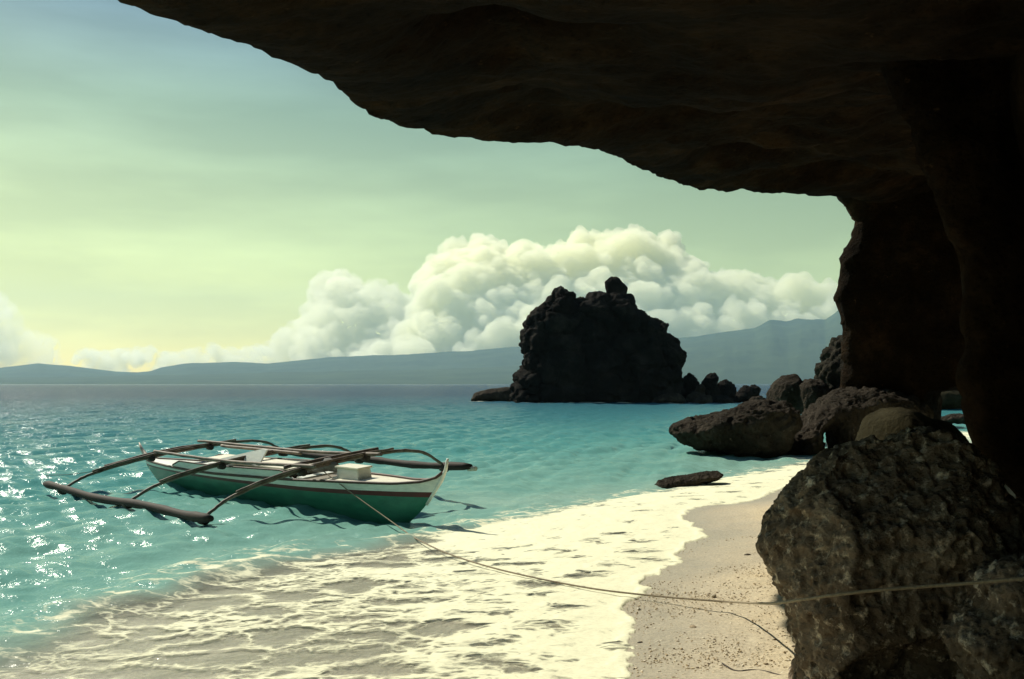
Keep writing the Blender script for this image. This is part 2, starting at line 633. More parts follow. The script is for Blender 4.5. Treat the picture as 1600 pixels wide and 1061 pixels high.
# ragged white water round the far rocks
for (rx, ry, rw) in ((10.0, 108.9, 12.0), (20.5, 107.3, 8.0), (-2.0, 116.2, 4.5), (31, 66, 6)):
    dr = np.hypot((X - rx) / rw, (Y - ry) / 1.3)
    foam = np.maximum(foam, 0.95 * np.exp(-dr ** 2 * 2))
for (rx, ry, rw, rh) in ((9.2, 27.2, 2.6, 0.8), (13.5, 31, 3.0, 5.0), (17.5, 40, 3.0, 6.0)):
    foam = np.maximum(foam, 0.9 * np.exp(-(((X - rx) / rw) ** 2 + ((Y - ry) / rh) ** 2)))
Z += foam * sstep(0.0, -0.35, s) * (0.005 + 0.007 * fbm(Pn * 7.0, 3, seed=50)) * sstep(60, 45, Y)
me = np_mesh('sea', np.stack([X, Y, Z], 1), Q)
attr(me, 'depth', depth)
attr(me, 'foam', foam)
attr(me, 'shore', -s)
attr(me, 'swash', sstep(-0.25, 0.7, dc + 0.35 * fbm(Pn * 1.1, 3, seed=44)) * sstep(40, 30, Y))
m, nt, out = new_mat('sea_water')
L = nt.links
tc = N(nt, 'TexCoord')
ad_ = N(nt, 'Attribute', attribute_name='depth')
af = N(nt, 'Attribute', attribute_name='foam')
ash = N(nt, 'Attribute', attribute_name='shore')
# body colour by distance from the shore
mr = N(nt, 'MapRange')
mr.inputs[1].default_value = 0.0
mr.inputs[2].default_value = 160.0
L.new(ash.outputs['Fac'], mr.inputs[0])
nb = N(nt, 'TexNoise', i_Scale=0.12, i_Detail=4.0)
L.new(tc.outputs['Object'], nb.inputs['Vector'])
nbm = N(nt, 'Math', operation='MULTIPLY_ADD')
L.new(nb.outputs[0], nbm.inputs[0])
nbm.inputs[1].default_value = 0.10
L.new(mr.outputs[0], nbm.inputs[2])
nbs = N(nt, 'Math', operation='SUBTRACT')
L.new(nbm.outputs[0], nbs.inputs[0])
nbs.inputs[1].default_value = 0.05
body = ramp(nt, nbs.outputs[0], [(0.0, (0.29, 0.43, 0.36)), (0.035, (0.165, 0.355, 0.305)), (0.08, (0.085, 0.275, 0.255)),
                                 (0.20, (0.045, 0.18, 0.195)), (0.5, (0.028, 0.10, 0.14)), (1.0, (0.022, 0.055, 0.10))])
dif = N(nt, 'BsdfDiffuse')
asw = N(nt, 'Attribute', attribute_name='swash')
mlk = N(nt, 'Mix', data_type='RGBA')
inv_ = N(nt, 'Math', operation='SUBTRACT')
inv_.inputs[0].default_value = 1.0
L.new(asw.outputs['Fac'], inv_.inputs[1])
L.new(inv_.outputs[0], mlk.inputs[0])
mlk.inputs[6].default_value = (0.60, 0.575, 0.45, 1)      # sand stirred up in the backwash
L.new(body.outputs[0], mlk.inputs[7])
L.new(mlk.outputs[2], dif.inputs['Color'])
DIF = dif
tr = N(nt, 'BsdfTransparent')
tr.inputs[0].default_value = (0.95, 0.97, 0.95, 1)
dm = N(nt, 'MapRange', interpolation_type='SMOOTHSTEP')
dm.inputs[1].default_value = -0.02
dm.inputs[2].default_value = 0.22
L.new(ad_.outputs['Fac'], dm.inputs[0])
mA = N(nt, 'MixShader')
opq = N(nt, 'Math', operation='MAXIMUM')
L.new(dm.outputs[0], opq.inputs[0])
L.new(inv_.outputs[0], opq.inputs[1])
L.new(opq.outputs[0], mA.inputs[0])
L.new(tr.outputs[0], mA.inputs[1])
L.new(dif.outputs[0], mA.inputs[2])
# ripples
rp = N(nt, 'TexNoise', i_Scale=5.5, i_Detail=5.0, i_Roughness=0.62, i_Distortion=0.5)
rp2 = N(nt, 'TexNoise', i_Scale=0.55, i_Detail=6.0, i_Roughness=0.6)
for q in (rp, rp2):
    L.new(tc.outputs['Object'], q.inputs['Vector'])
b1 = N(nt, 'Bump', i_Strength=1.0, i_Distance=0.08)
bmr = N(nt, 'MapRange')
bmr.inputs[1].default_value = 12.0
bmr.inputs[2].default_value = 70.0
bmr.inputs[3].default_value = 0.32
bmr.inputs[4].default_value = 0.9
L.new(ash.outputs['Fac'], bmr.inputs[0])
L.new(bmr.outputs[0], b1.inputs['Strength'])
L.new(rp.outputs[0], b1.inputs['Height'])
b2 = N(nt, 'Bump', i_Strength=0.35, i_Distance=0.55)
bm2 = N(nt, 'MapRange')
bm2.inputs[1].default_value = 15.0
bm2.inputs[2].default_value = 80.0
bm2.inputs[3].default_value = 0.30
bm2.inputs[4].default_value = 1.0
L.new(ash.outputs['Fac'], bm2.inputs[0])
L.new(bm2.outputs[0], b2.inputs['Strength'])
L.new(rp2.outputs[0], b2.inputs['Height'])
L.new(b1.outputs[0], b2.inputs['Normal'])
upn = N(nt, 'VectorMath', operation='ADD')      # light scattered back from inside the water hardly follows the ripples
L.new(b2.outputs[0], upn.inputs[0])
upn.inputs[1].default_value = (0, 0, 1.15)
upz = N(nt, 'VectorMath', operation='NORMALIZE')
L.new(upn.outputs[0], upz.inputs[0])
L.new(upz.outputs[0], DIF.inputs['Normal'])
gl = N(nt, 'BsdfGlossy', i_Roughness=0.16)
gl.inputs[0].default_value = (1, 1, 1, 1)
L.new(b2.outputs[0], gl.inputs['Normal'])
fr = N(nt, 'Fresnel', i_IOR=1.33)
L.new(b2.outputs[0], fr.inputs['Normal'])
mB = N(nt, 'MixShader')
frs = N(nt, 'Math', operation='MULTIPLY')
frs.inputs[1].default_value = 0.40
L.new(fr.outputs[0], frs.inputs[0])
L.new(frs.outputs[0], mB.inputs[0])
L.new(mA.outputs[0], mB.inputs[1])
L.new(gl.outputs[0], mB.inputs[2])
# foam: lacy where thin, closed where thick
mp = N(nt, 'Mapping')
mp.inputs['Rotation'].default_value = (0, 0, R(-14))
mp.inputs['Scale'].default_value = (1.0, 1.35, 1.0)
L.new(tc.outputs['Object'], mp.inputs[0])
dn = N(nt, 'TexNoise', i_Scale=1.7, i_Detail=4.0, i_Roughness=0.6)
L.new(mp.outputs[0], dn.inputs['Vector'])
dv = N(nt, 'VectorMath', operation='MULTIPLY_ADD')
L.new(dn.outputs['Color'], dv.inputs[0])
dv.inputs[1].default_value = (0.75, 0.75, 0.0)
L.new(mp.outputs[0], dv.inputs[2])
ve = N(nt, 'TexVoronoi', feature='DISTANCE_TO_EDGE', i_Scale=1.45)
L.new(dv.outputs[0], ve.inputs['Vector'])
ve2 = N(nt, 'TexVoronoi', feature='DISTANCE_TO_EDGE', i_Scale=6.5)
L.new(dv.outputs[0], ve2.inputs['Vector'])
fn = N(nt, 'TexNoise', i_Scale=24.0, i_Detail=8.0, i_Roughness=0.78)
L.new(mp.outputs[0], fn.inputs['Vector'])
fn2 = N(nt, 'TexNoise', i_Scale=2.6, i_Detail=5.0, i_Roughness=0.6)
L.new(mp.outputs[0], fn2.inputs['Vector'])


def math2(op, a, b_):
    n = N(nt, 'Math', operation=op)
    for i, q in enumerate((a, b_)):
        if isinstance(q, (int, float)):
            n.inputs[i].default_value = q
        else:
            L.new(q, n.inputs[i])
    return n.outputs[0]


# threshold field: low on cell edges
tf = math2('MULTIPLY', ve.outputs['Distance'], 1.7)
tf = math2('ADD', tf, math2('MULTIPLY', math2('SUBTRACT', ve2.outputs['Distance'], 0.11), 1.0))
tf = math2('ADD', tf, math2('MULTIPLY', math2('SUBTRACT', fn.outputs[0], 0.5), 0.55))
tf = math2('ADD', tf, math2('MULTIPLY', math2('SUBTRACT', fn2.outputs[0], 0.5), 0.70))
lvl = math2('SUBTRACT', math2('MULTIPLY', af.outputs['Fac'], 1.08), 0.37)
fm = N(nt, 'MapRange', interpolation_type='SMOOTHSTEP')
L.new(math2('SUBTRACT', lvl, tf), fm.inputs[0])
fm.inputs[1].default_value = -0.20
fm.inputs[2].default_value = 0.24
fmask = math2('MULTIPLY', fm.outputs[0], math2('GREATER_THAN', af.outputs['Fac'], 0.02))
fd = N(nt, 'BsdfPrincipled', i_Roughness=0.85)
fcol = ramp(nt, fn.outputs[0], [(0.25, (0.68, 0.66, 0.48)), (0.6, (0.93, 0.91, 0.66))])
L.new(fcol.outputs[0], fd.inputs['Base Color'])
fd.inputs['Specular IOR Level'].default_value = 0.2
fb = N(nt, 'Bump', i_Strength=0.45, i_Distance=0.012)
L.new(math2('ADD', fn.outputs[0], math2('MULTIPLY', fm.outputs[0], 0.15)), fb.inputs['Height'])
L.new(fb.outputs[0], fd.inputs['Normal'])
mC = N(nt, 'MixShader')
L.new(fmask, mC.inputs[0])
L.new(mB.outputs[0], mC.inputs[1])
L.new(fd.outputs[0], mC.inputs[2])
L.new(mC.outputs[0], out.inputs[0])
M_SEA = m
tag(link('sea', me, M_SEA), kind='structure')


# ------------------------------------------------------------------ far land and the air
def ridge(name, prof_px, dist, depth_, mat, seed, rough=0.05, nz=26, back=0.55):
    xs = np.array([at_d(p[0], p[1], dist)[0] for p in prof_px])
    zs = np.array([at_d(p[0], p[1], dist)[2] for p in prof_px])
    n = 420
    gx = np.linspace(xs[0], xs[-1], n)
    gz = np.interp(gx, xs, zs)
    T = np.concatenate([np.linspace(0, 1, nz), 1 + np.linspace(0, 1, 9)[1:]])
    GX, GT = np.meshgrid(gx, T, indexing='ij')
    GZ0 = np.repeat(gz[:, None], len(T), 1)
    up = np.where(GT <= 1, GT ** 0.85, np.clip(1 - (GT - 1), 0, 1) ** 1.2)
    GY = dist - depth_ * (1 - GT)
    P = np.stack([GX.ravel() / dist * 26, GY.ravel() / dist * 26, GX.ravel() * 0], 1)
    nn = fbm(P, 6, seed=seed, ridged=True).reshape(GX.shape)
    GZ = GZ0 * up * (1 + rough * 3.2 * (nn - 0.2) * np.where(GT <= 1, 1 - 0.75 * GT, 1)) - 8 * (GT < 0.001)
    GZ = np.where(GT >= 1.999, -8, GZ)
    GXs = GX * (GY / dist)
    V = np.stack([GXs.ravel(), GY.ravel(), GZ.ravel()], 1)
    nr = len(T)
    i = np.arange(n - 1)[:, None] * nr + np.arange(nr - 1)[None, :]
    Qr = np.stack([i, i + nr, i + nr + 1, i + 1], -1).reshape(-1, 4)
    return tag(link(name, np_mesh(name, V, Qr), mat), kind='structure')


M_HILL = plain_material('hill_forest', (0.060, 0.085, 0.040), (0.035, 0.055, 0.028), 0.95, 0.002, 0.4, spec=0.05, bdist=60.0)
ridge('far_hills', [(-300, 580), (-120, 572), (0, 575), (60, 568), (110, 572), (150, 577), (182, 581), (215, 582), (235, 580), (252, 574), (300, 567),
                    (370, 565), (420, 568), (470, 563), (520, 558), (640, 553), (720, 549), (800, 541), (900, 545), (1000, 560)], 14500, 3500, M_HILL, 5)
ridge('coastal_hills', [(-300, 591), (0, 590), (150, 588), (300, 585), (420, 582), (520, 580), (640, 578), (760, 574), (880, 570), (980, 575), (1100, 590)], 11000, 2500, M_HILL, 9)
ridge('mountain', [(560, 598), (660, 590), (760, 575), (880, 556), (1000, 538), (1070, 527), (1130, 517), (1180, 511), (1203, 499), (1230, 502),
                   (1262, 497), (1290, 497), (1308, 486), (1330, 472), (1400, 452), (1480, 440), (1600, 470), (1800, 540), (2000, 590)], 13500, 5500, M_HILL, 13)

hz_d = 3.2e-5
bx0, bx1, by0, by1, bz0, bz1 = -17900.0, 17900.0, -17900.0, 17950.0, -9.5, 1620.0
Vh = [(x, y, z) for x in (bx0, bx1) for y in (by0, by1) for z in (bz0, bz1)]
Fh = [(0, 1, 3, 2), (4, 6, 7, 5), (0, 4, 5, 1), (2, 3, 7, 6), (0, 2, 6, 4), (1, 5, 7, 3)]
m, nt, out = new_mat('haze_air')
pv = N(nt, 'VolumePrincipled')
pv.inputs['Color'].default_value = (0.50, 0.78, 0.98, 1)
pv.inputs['Density'].default_value = hz_d
pv.inputs['Anisotropy'].default_value = 0.2
nt.links.new(pv.outputs[0], out.inputs['Volume'])
tag(link('haze', py_mesh('haze', Vh, Fh, False), m), kind='stuff')


# ------------------------------------------------------------------ clouds
def cloud_material(mean_free):
    m, nt, out = new_mat('cloud_droplets')
    cv = N(nt, 'VolumePrincipled')
    cv.inputs['Color'].default_value = (0.999, 0.994, 0.85, 1)
    cv.inputs['Density'].default_value = 1.0 / mean_free
    cv.inputs['Anisotropy'].default_value = 0.5
    nt.links.new(cv.outputs[0], out.inputs['Volume'])
    return m


def cloud(name, outline, dist, n_in, n_edge, rmin, rmax, vox, thick, seed, label, mean_free):
    r = np.random.default_rng(seed)
    k = dist / F
    O = [(at_d(x, y, dist)[0], at_d(x, y, dist)[2]) for x, y in outline]
    xs = np.array([o[0] for o in O])
    zs = np.array([o[1] for o in O])
    puffs = []
    tries = 0
    z0, z1 = zs.min(), zs.max()

    def place(x, z, rad, push):              # the bank leans back: its foot lies nearer than its crest
        h = min(max((z - z0) / (z1 - z0), 0), 1)
        y = -(1 - h) * thick + push
        q = (dist + y) / dist
        puffs.append((x * q, y, H + (z - H) * q, rad * q))

    while len(puffs) < n_in and tries < 20000:
        tries += 1
        x = r.uniform(xs.min(), xs.max())
        z = r.uniform(z0, z1)
        d = poly_sdf(np.array([x]), np.array([z]), O)[0]
        if d < rmin * k:
            continue
        if len(puffs) % 3 == 0:
            place(x, z, min(d * 0.85, rmax * k * 1.15), 700)
        else:
            place(x, z, min(d * 0.80, rmax * k * r.uniform(0.30, 0.85)), r.uniform(-500, 300))
    for _ in range(n_edge):
        i = r.integers(len(O))
        t = r.random()
        x = O[i][0] * (1 - t) + O[(i + 1) % len(O)][0] * t
        z = O[i][1] * (1 - t) + O[(i + 1) % len(O)][1] * t
        rad = r.uniform(rmin * 0.8, rmin * 2.2) * k
        place(x, z - rad * 0.6, rad, r.uniform(-300, 300))
    lev = puffs
    for nch, lo_, hi_ in ((8, 0.30, 0.58), (4, 0.36, 0.58)):
        nxt = []
        for (x, y, z, rad) in lev:
            if rad < 2.0 * vox:
                continue
            for _ in range(nch):
                v = r.normal(size=3)
                v[2] += 0.35
                v[1] -= 0.35
                v /= np.linalg.norm(v)
                c = rad * r.uniform(lo_, hi_)
                q = rad * 1.0 - c * 0.15
                if z + v[2] * q < -400:
                    continue
                nxt.append((x + v[0] * q, y + v[1] * q, z + v[2] * q, c))
        puffs = puffs + nxt
        lev = nxt
    pad = rmax * k * 1.6 + 4 * vox
    ax = np.arange(xs.min() - pad, xs.max() + pad, vox)
    ay = np.arange(-thick - pad, 800 + pad, vox)
    az = np.arange(zs.min() - pad, zs.max() + pad, vox)
    Fv = np.full((len(ax), len(ay), len(az)), 3.0 * vox, np.float32)
    for (x, y, z, rad) in puffs:
        i0, i1 = np.searchsorted(ax, (x - rad - 3 * vox, x + rad + 3 * vox))
        j0, j1 = np.searchsorted(ay, (y - rad - 3 * vox, y + rad + 3 * vox))
        k0, k1 = np.searchsorted(az, (z - rad - 3 * vox, z + rad + 3 * vox))
        gx, gy, gz = np.meshgrid(ax[i0:i1], ay[j0:j1], az[k0:k1], indexing='ij')
        d = np.sqrt((gx - x) ** 2 + (gy - y) ** 2 + (gz - z) ** 2) - rad
        Fv[i0:i1, j0:j1, k0:k1] = np.minimum(Fv[i0:i1, j0:j1, k0:k1], d)
    V, Qc = surface_nets(Fv, ax, ay, az)
    Nn = vnormals(V, Qc)
    V = V + Nn * (0.85 * vox * fbm(V / (5.5 * vox), 3, gain=0.6, seed=seed + 33))[:, None]
    for it, (sc_, am) in enumerate(((rmax * 0.20, 0.02),)):
        Nn = vnormals(V, Qc)
        f1, f2 = worley(V / (sc_ * k), seed + it * 5)
        V = V + Nn * ((0.62 - f1) * am * rmax * k)[:, None]
    V[:, 1] += dist
    o = link(name, np_mesh(name, V, Qc), cloud_material(mean_free))
    return tag(o, label, 'cloud', 'cumulus clouds over the far coast')


cloud('cumulus_cloud', [(520, 580), (575, 545), (615, 525), (640, 495), (652, 470), (646, 445), (660, 420), (690, 392), (712, 373), (745, 368), (775, 382), (800, 388), (830, 380),
                        (852, 395), (880, 378), (910, 362), (935, 370), (960, 364), (985, 354), (1010, 362), (1024, 376), (1050, 364),
                        (1064, 386), (1052, 402), (1080, 405), (1105, 425), (1140, 432), (1165, 427), (1200, 442), (1230, 433), (1262, 441),
                        (1300, 450), (1345, 470), (1350, 540), (1200, 560), (900, 570)], 27000, 420, 200, 6, 40, 56, 5600, 3,
      'tall cream cumulus cloud bank piled up behind the dark sea stack', 250.0)
cloud('cumulus_cloud', [(380, 580), (415, 545), (440, 520), (465, 505), (490, 470), (486, 445), (505, 432), (527, 423), (550, 432), (572, 448), (598, 440), (618, 456), (640, 470),
                        (680, 480), (690, 575)], 30000, 200, 90, 6, 26, 60, 4200, 11,
      'lower hazy cumulus cloud beside the tall cloud bank, over the far hills', 480.0)
cloud('cumulus_cloud', [(-120, 585), (-120, 440), (-60, 430), (-20, 455), (5, 465), (20, 480), (25, 500), (45, 520), (70, 527), (85, 535), (95, 560), (110, 585)], 28500, 150, 70, 6, 26, 62, 3500, 17,
      'small pale cumulus cloud low over the left end of the far hills', 1300.0)
cloud('cumulus_cloud', [(110, 590), (120, 552), (140, 545), (165, 550), (200, 545), (235, 542), (262, 552), (290, 548), (330, 540), (360, 546), (400, 538), (425, 548), (440, 590)], 31000, 150, 80, 4, 13, 60, 1500, 19,
      'thin low cloud bank lying along the far hills across the bay', 480.0)


# ------------------------------------------------------------------ rocks
def rock(name, outline, dist, Rr_, T, vox, mat, seed, label, cat='rock', group=None, big=0.0, mid=0.0, fine=0.0, pits=0.0, sc_=1.0,
         carve=None, yoff=0.0, parent=None, strata=0.0, clump=0.0, Tf=None, shear=0.0, crack=0.0, planes=None):
    """A rock whose outline (in photo pixels) is set at its own distance and given real depth."""
    O = [(at_d(x, y, dist)[0], at_d(x, y, dist)[2]) for x, y in outline]
    xs = np.array([o[0] for o in O])
    zs = np.array([o[1] for o in O])
    pad = 3 * vox
    ax = np.arange(xs.min() - pad, xs.max() + pad, vox)
    az = np.arange(zs.min() - pad, zs.max() + pad, vox)
    Tf = Tf or T
    ay = np.arange(-Tf - pad, T + pad, vox)
    gx, gz = np.meshgrid(ax, az, indexing='ij')
    din = poly_sdf(gx, gz, O)
    yy = ay[None, :, None]
    g = np.sqrt(np.maximum(Rr_ - din, 0)[:, None, :] ** 2 + (yy * np.where(yy < 0, Rr_ / Tf, Rr_ / T)) ** 2) - Rr_
    g = g.astype(np.float32)
    if carve:
        GX, GY, GZ = np.meshgrid(ax, ay, az, indexing='ij')
        for (px, py, dy, rx, ry, rz) in carve:
            c = at_d(px, py, dist)
            e = np.sqrt(((GX - c[0]) / rx) ** 2 + ((GY - dy) / ry) ** 2 + ((GZ - c[2]) / rz) ** 2)
            g = np.maximum(g, ((1 - e) * min(rx, ry, rz)).astype(np.float32))
    if planes:                               # broken flat faces
        for (px, py, dy, nx_, ny_, nz_) in planes:
            c = at_d(px, py, dist)
            l = math.sqrt(nx_ * nx_ + ny_ * ny_ + nz_ * nz_)
            h = ((ax[:, None, None] - c[0]) * nx_ + (yy - dy) * ny_ + (az[None, None, :] - c[2]) * nz_) / l
            g = np.maximum(g, h.astype(np.float32))
    V, Qr = surface_nets(g, ax, ay, az)
    V[:, 0] += shear * np.maximum(V[:, 1], 0)
    Nn = vnormals(V, Qr)
    D = np.zeros(len(V))
    S = V / sc_
    if big:
        D += big * fbm(S * 0.9, 3, seed=seed)
    if clump:
        f1, f2 = worley(S * 1.6, seed + 60)
        D += clump * (0.55 - f1)
    if mid:
        D += mid * fbm(S * 2.6, 4, seed=seed + 5, ridged=True)
    if crack:
        f1, f2 = worley(S * np.array([1.1, 1.1, 1.5]) + 0.5 * fbm(S * 1.5, 3, seed=seed + 41)[:, None], seed + 70)
        D -= crack * np.exp(-(f2 - f1) * 9)
    if strata:
        D += strata * np.sin(V[:, 2] / sc_ * 9 + 3 * fbm(S * 0.8, 3, seed=seed + 9))
    V = V + Nn * D[:, None]
    if fine or pits:
        Nn = vnormals(V, Qr)
        D = np.zeros(len(V))
        if fine:
            D += fine * fbm(S * 9.0, 4, gain=0.62, seed=seed + 11)
        if pits:
            f1, f2 = worley(S * 11.0 + 0.5 * fbm(S * 5, 2, seed=seed + 2)[:, None], seed + 21)
            D -= pits * np.clip(0.42 - f1, 0, 1) * 2.4
            f1, f2 = worley(S * 5.0 + 0.4 * fbm(S * 3, 2, seed=seed + 3)[:, None], seed + 31)
            D -= pits * 1.3 * np.clip(0.40 - f1, 0, 1) * 2.4
        V = V + Nn * D[:, None]
    cx, cz = (xs.min() + xs.max()) / 2, zs.min()
    base = np.array([cx, 0, cz])
    me = np_mesh(name, V - base, Qr)
    o = link(name, me, mat, parent, (cx, dist + yoff, cz))
    if parent is None:
        tag(o, label, cat, group)
    return o


# --- the arch the photograph is taken from: roof, far pillar, near wall
arch = link('rock_arch', None)
tag(arch, 'huge dark brown rock arch overhanging the beach, framing the sea', 'rock arch')
lip_px = [(170, 0), (235, 24), (300, 46), (345, 60), (380, 74), (430, 92), (480, 110), (515, 130), (545, 158), (575, 178), (610, 191), (680, 208), (740, 214), (800, 219),
          (870, 222), (930, 231), (955, 243), (1000, 263), (1050, 281), (1090, 293), (1150, 296), (1210, 299), (1265, 304), (1318, 306)]


def zc_plane(y):
    return 4.0 + 0.118 * y


lip = []
for p in lip_px:
    a, b = ray(*p)
    d = 2.0 / (b - 0.118)
    lip.append((a * d, d))
plan = [(-0.9, -7.0), (-1.6, 0.0), (-2.1, 3.5), (-2.75, 5.9)] + lip + [(11.0, 30.5), (12.5, 36), (34, 36), (34, -7.0)]


def build_roof():
    ax = np.concatenate([np.arange(-4.5, 7.0, 0.10), np.arange(7.0, 35.5, 0.40)])
    ay = np.concatenate([np.arange(-8.2, 5.0, 0.5), np.arange(5.0, 17.0, 0.10), np.arange(17.0, 37.5, 0.25)])
    az = np.concatenate([np.arange(3.2, 8.6, 0.13), np.arange(8.6, 13.5, 0.6)])
    gx, gy = np.meshgrid(ax, ay, indexing='ij')
    din = poly_sdf(gx, gy, plan)
    P2 = np.stack([gx.ravel(), gy.ravel(), gx.ravel() * 0], 1)
    inw = sstep(0.3, 2.2, din)
    und = fbm(P2 * 0.42, 4, seed=71).reshape(gx.shape)
    zc = zc_plane(gy) + inw * (0.30 + 0.55 * und) * np.clip(gy / 12, 0.6, 1.6)
    # a deep hollow in the ceiling
    hx, hy = at_d(800, 100, 9.2)[:2]
    zc = zc + 0.9 * np.exp(-(((gx - hx) / 0.75) ** 2 + ((gy - hy) / 0.55) ** 2))
    k = 0.22
    a = (zc[:, :, None] - az[None, None, :])            # < 0 above the ceiling
    b = -din[:, :, None]
    h = np.clip(0.5 + 0.5 * (a - b) / k, 0, 1)
    g = b * (1 - h) + a * h + k * h * (1 - h) - 0.03
    top = 12.2 + 0 * gx
    g = np.maximum(g, az[None, None, :] - top[:, :, None])
    return surface_nets(g.astype(np.float32), ax, ay, az)


V, Qr = build_roof()
Nn = vnormals(V, Qr)
dcam = np.hypot(V[:, 0], V[:, 1])
am = np.clip(dcam / 12, 0.5, 2.0)
D = am * (0.045 * fbm(V * 1.7, 4, seed=75, ridged=True) + 0.03 * fbm(V * 6.0, 4, gain=0.6, seed=77))
f1, f2 = worley(V * np.array([1.5, 1.5, 1.5]), 79)
D -= 0.10 * np.clip(0.34 - f1, 0, 1) * 2
V = V + Nn * D[:, None]
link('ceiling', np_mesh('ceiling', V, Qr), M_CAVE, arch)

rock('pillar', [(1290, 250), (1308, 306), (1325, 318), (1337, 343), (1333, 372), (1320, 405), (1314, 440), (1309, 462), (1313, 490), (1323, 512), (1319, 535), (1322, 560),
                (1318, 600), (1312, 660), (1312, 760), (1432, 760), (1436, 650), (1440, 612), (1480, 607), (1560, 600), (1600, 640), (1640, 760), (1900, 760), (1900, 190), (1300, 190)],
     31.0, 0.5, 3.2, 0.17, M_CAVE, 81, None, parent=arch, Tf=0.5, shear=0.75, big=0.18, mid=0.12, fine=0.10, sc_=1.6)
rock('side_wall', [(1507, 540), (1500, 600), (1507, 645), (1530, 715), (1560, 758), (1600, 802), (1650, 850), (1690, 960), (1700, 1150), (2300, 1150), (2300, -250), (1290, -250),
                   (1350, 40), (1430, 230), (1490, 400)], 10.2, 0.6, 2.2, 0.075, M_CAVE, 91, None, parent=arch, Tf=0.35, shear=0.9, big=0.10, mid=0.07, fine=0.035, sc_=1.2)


def closed_wall(name, path, th, z0, z1, seed):
    # unseen wall added behind and beside the viewer to keep the cave dark
    n = 60
    pts = smooth_line(path, it=3)
    pts = np.array(pts)
    seg = np.concatenate([[0], np.cumsum(np.hypot(*np.diff(pts, axis=0).T))])
    u = np.linspace(0, seg[-1], n)
    px_, py_ = np.interp(u, seg, pts[:, 0]), np.interp(u, seg, pts[:, 1])
    tx, ty = np.gradient(px_), np.gradient(py_)
    ln = np.hypot(tx, ty)
    nx_, ny_ = -ty / ln, tx / ln
    zs_ = np.linspace(z0, z1, 30)
    rows = []
    for side in (0, 1):
        gx = np.repeat((px_ + nx_ * th * side)[:, None], 30, 1)
        gy = np.repeat((py_ + ny_ * th * side)[:, None], 30, 1)
        gz = np.repeat(zs_[None, :], n, 0)
        P = np.stack([gx.ravel(), gy.ravel(), gz.ravel()], 1)
        if side == 0:
            d = 0.35 * fbm(P * 0.6, 4, seed=seed).reshape(gx.shape)
            lean = -0.8 * sstep(2.0, 5.0, gz)
            gx = gx + nx_[:, None] * (d + lean)
            gy = gy + ny_[:, None] * (d + lean)
            P = np.stack([gx.ravel(), gy.ravel(), gz.ravel()], 1)
        rows.append(P)
    Vw = np.concatenate(rows)
    i = np.arange(n - 1)[:, None] * 30 + np.arange(29)[None, :]
    q0 = np.stack([i, i + 30, i + 31, i + 1], -1).reshape(-1, 4)
    q1 = q0[:, ::-1] + n * 30
    Fs = [tuple(q) for q in np.concatenate([q0, q1])]
    o = n * 30
    for j in range(29):
        Fs.append((j, j + 1, o + j + 1, o + j))
        e = (n - 1) * 30
        Fs.append((e + j, o + e + j, o + e + j + 1, e + j + 1))
    for j in range(n - 1):
        Fs.append((j * 30, o + j * 30, o + j * 30 + 30, j * 30 + 30))
        Fs.append((j * 30 + 29, j * 30 + 59, o + j * 30 + 59, o + j * 30 + 29))
    return link(name, py_mesh(name, Vw, Fs), M_CAVE, arch)


closed_wall('unseen_shade_wall', [(6.3, 11.0), (5.3, 8.0), (4.6, 4.0), (4.4, 0.0), (3.6, -3.4), (1.0, -5.0), (-2.5, -5.4)], 2.0, -0.3, 6.0, 95)

# --- near boulder and the lumps beside it
rock('boulder', [(1250, 1110), (1257, 1060), (1252, 1005), (1238, 950), (1214, 905), (1199, 870), (1203, 835), (1226, 787), (1260, 746), (1300, 706), (1333, 690), (1368, 675), (1400, 684),
                 (1430, 664), (1470, 672), (1500, 692), (1540, 725), (1575, 772), (1605, 806), (1700, 850), (1760, 1000), (1760, 1150), (1240, 1150)],
     5.5, 0.55, 0.85, 0.0115, M_BOULDER, 101, 'massive pitted brown boulder with the mooring rope drawn across it', 'boulder', big=0.05, mid=0.028, fine=0.026, pits=0.024, sc_=0.46, crack=0.03,
     planes=[(1420, 770, -0.36, -0.12, -0.72, 0.68), (1235, 850, -0.18, -0.80, -0.55, 0.10), (1400, 900, -0.47, -0.05, -1.0, -0.08), (1540, 800, -0.30, 0.45, -0.75, 0.45)],
     Tf=0.6, carve=[(1390, 1035, -0.60, 0.48, 0.45, 0.24), (1592, 822, -0.45, 0.13, 0.35, 0.13)])
rock('boulder', [(1478, 992), (1502, 962), (1531, 940), (1528, 905), (1560, 880), (1612, 866), (1700, 890), (1760, 960), (1760, 1180), (1560, 1180), (1530, 1080), (1500, 1035)],
     4.75, 0.22, 0.34, 0.013, M_BOULDER, 111, 'yellowish rough rock lump at the foot of the massive rope-crossed boulder', 'boulder', big=0.03, mid=0.02, fine=0.022, pits=0.026, sc_=0.32, crack=0.02)
# --- rocks behind it
rock('boulder', [(1330, 720), (1345, 690), (1362, 655), (1388, 637), (1412, 640), (1440, 652), (1470, 660), (1495, 680), (1512, 710), (1530, 740), (1530, 790), (1330, 790)],
     17.0, 0.55, 0.9, 0.05, M_SMOOTH, 121, 'smooth olive brown boulder between the massive boulder and the low slabs', 'boulder', big=0.10, mid=0.04, fine=0.02, sc_=1.1)
rock('rock_slab', [(1050, 676), (1053, 663), (1075, 653), (1110, 645), (1150, 635), (1190, 627), (1225, 626), (1240, 640), (1248, 660), (1230, 690), (1215, 712), (1195, 722), (1150, 722), (1120, 706), (1085, 700), (1060, 690)],
     29.0, 0.55, 1.3, 0.045, M_SLAB, 131, 'long low snout-shaped dark rock jutting into the turquoise water', 'rock', big=0.08, mid=0.07, fine=0.045, crack=0.10, pits=0.03, sc_=0.9, strata=0.02)
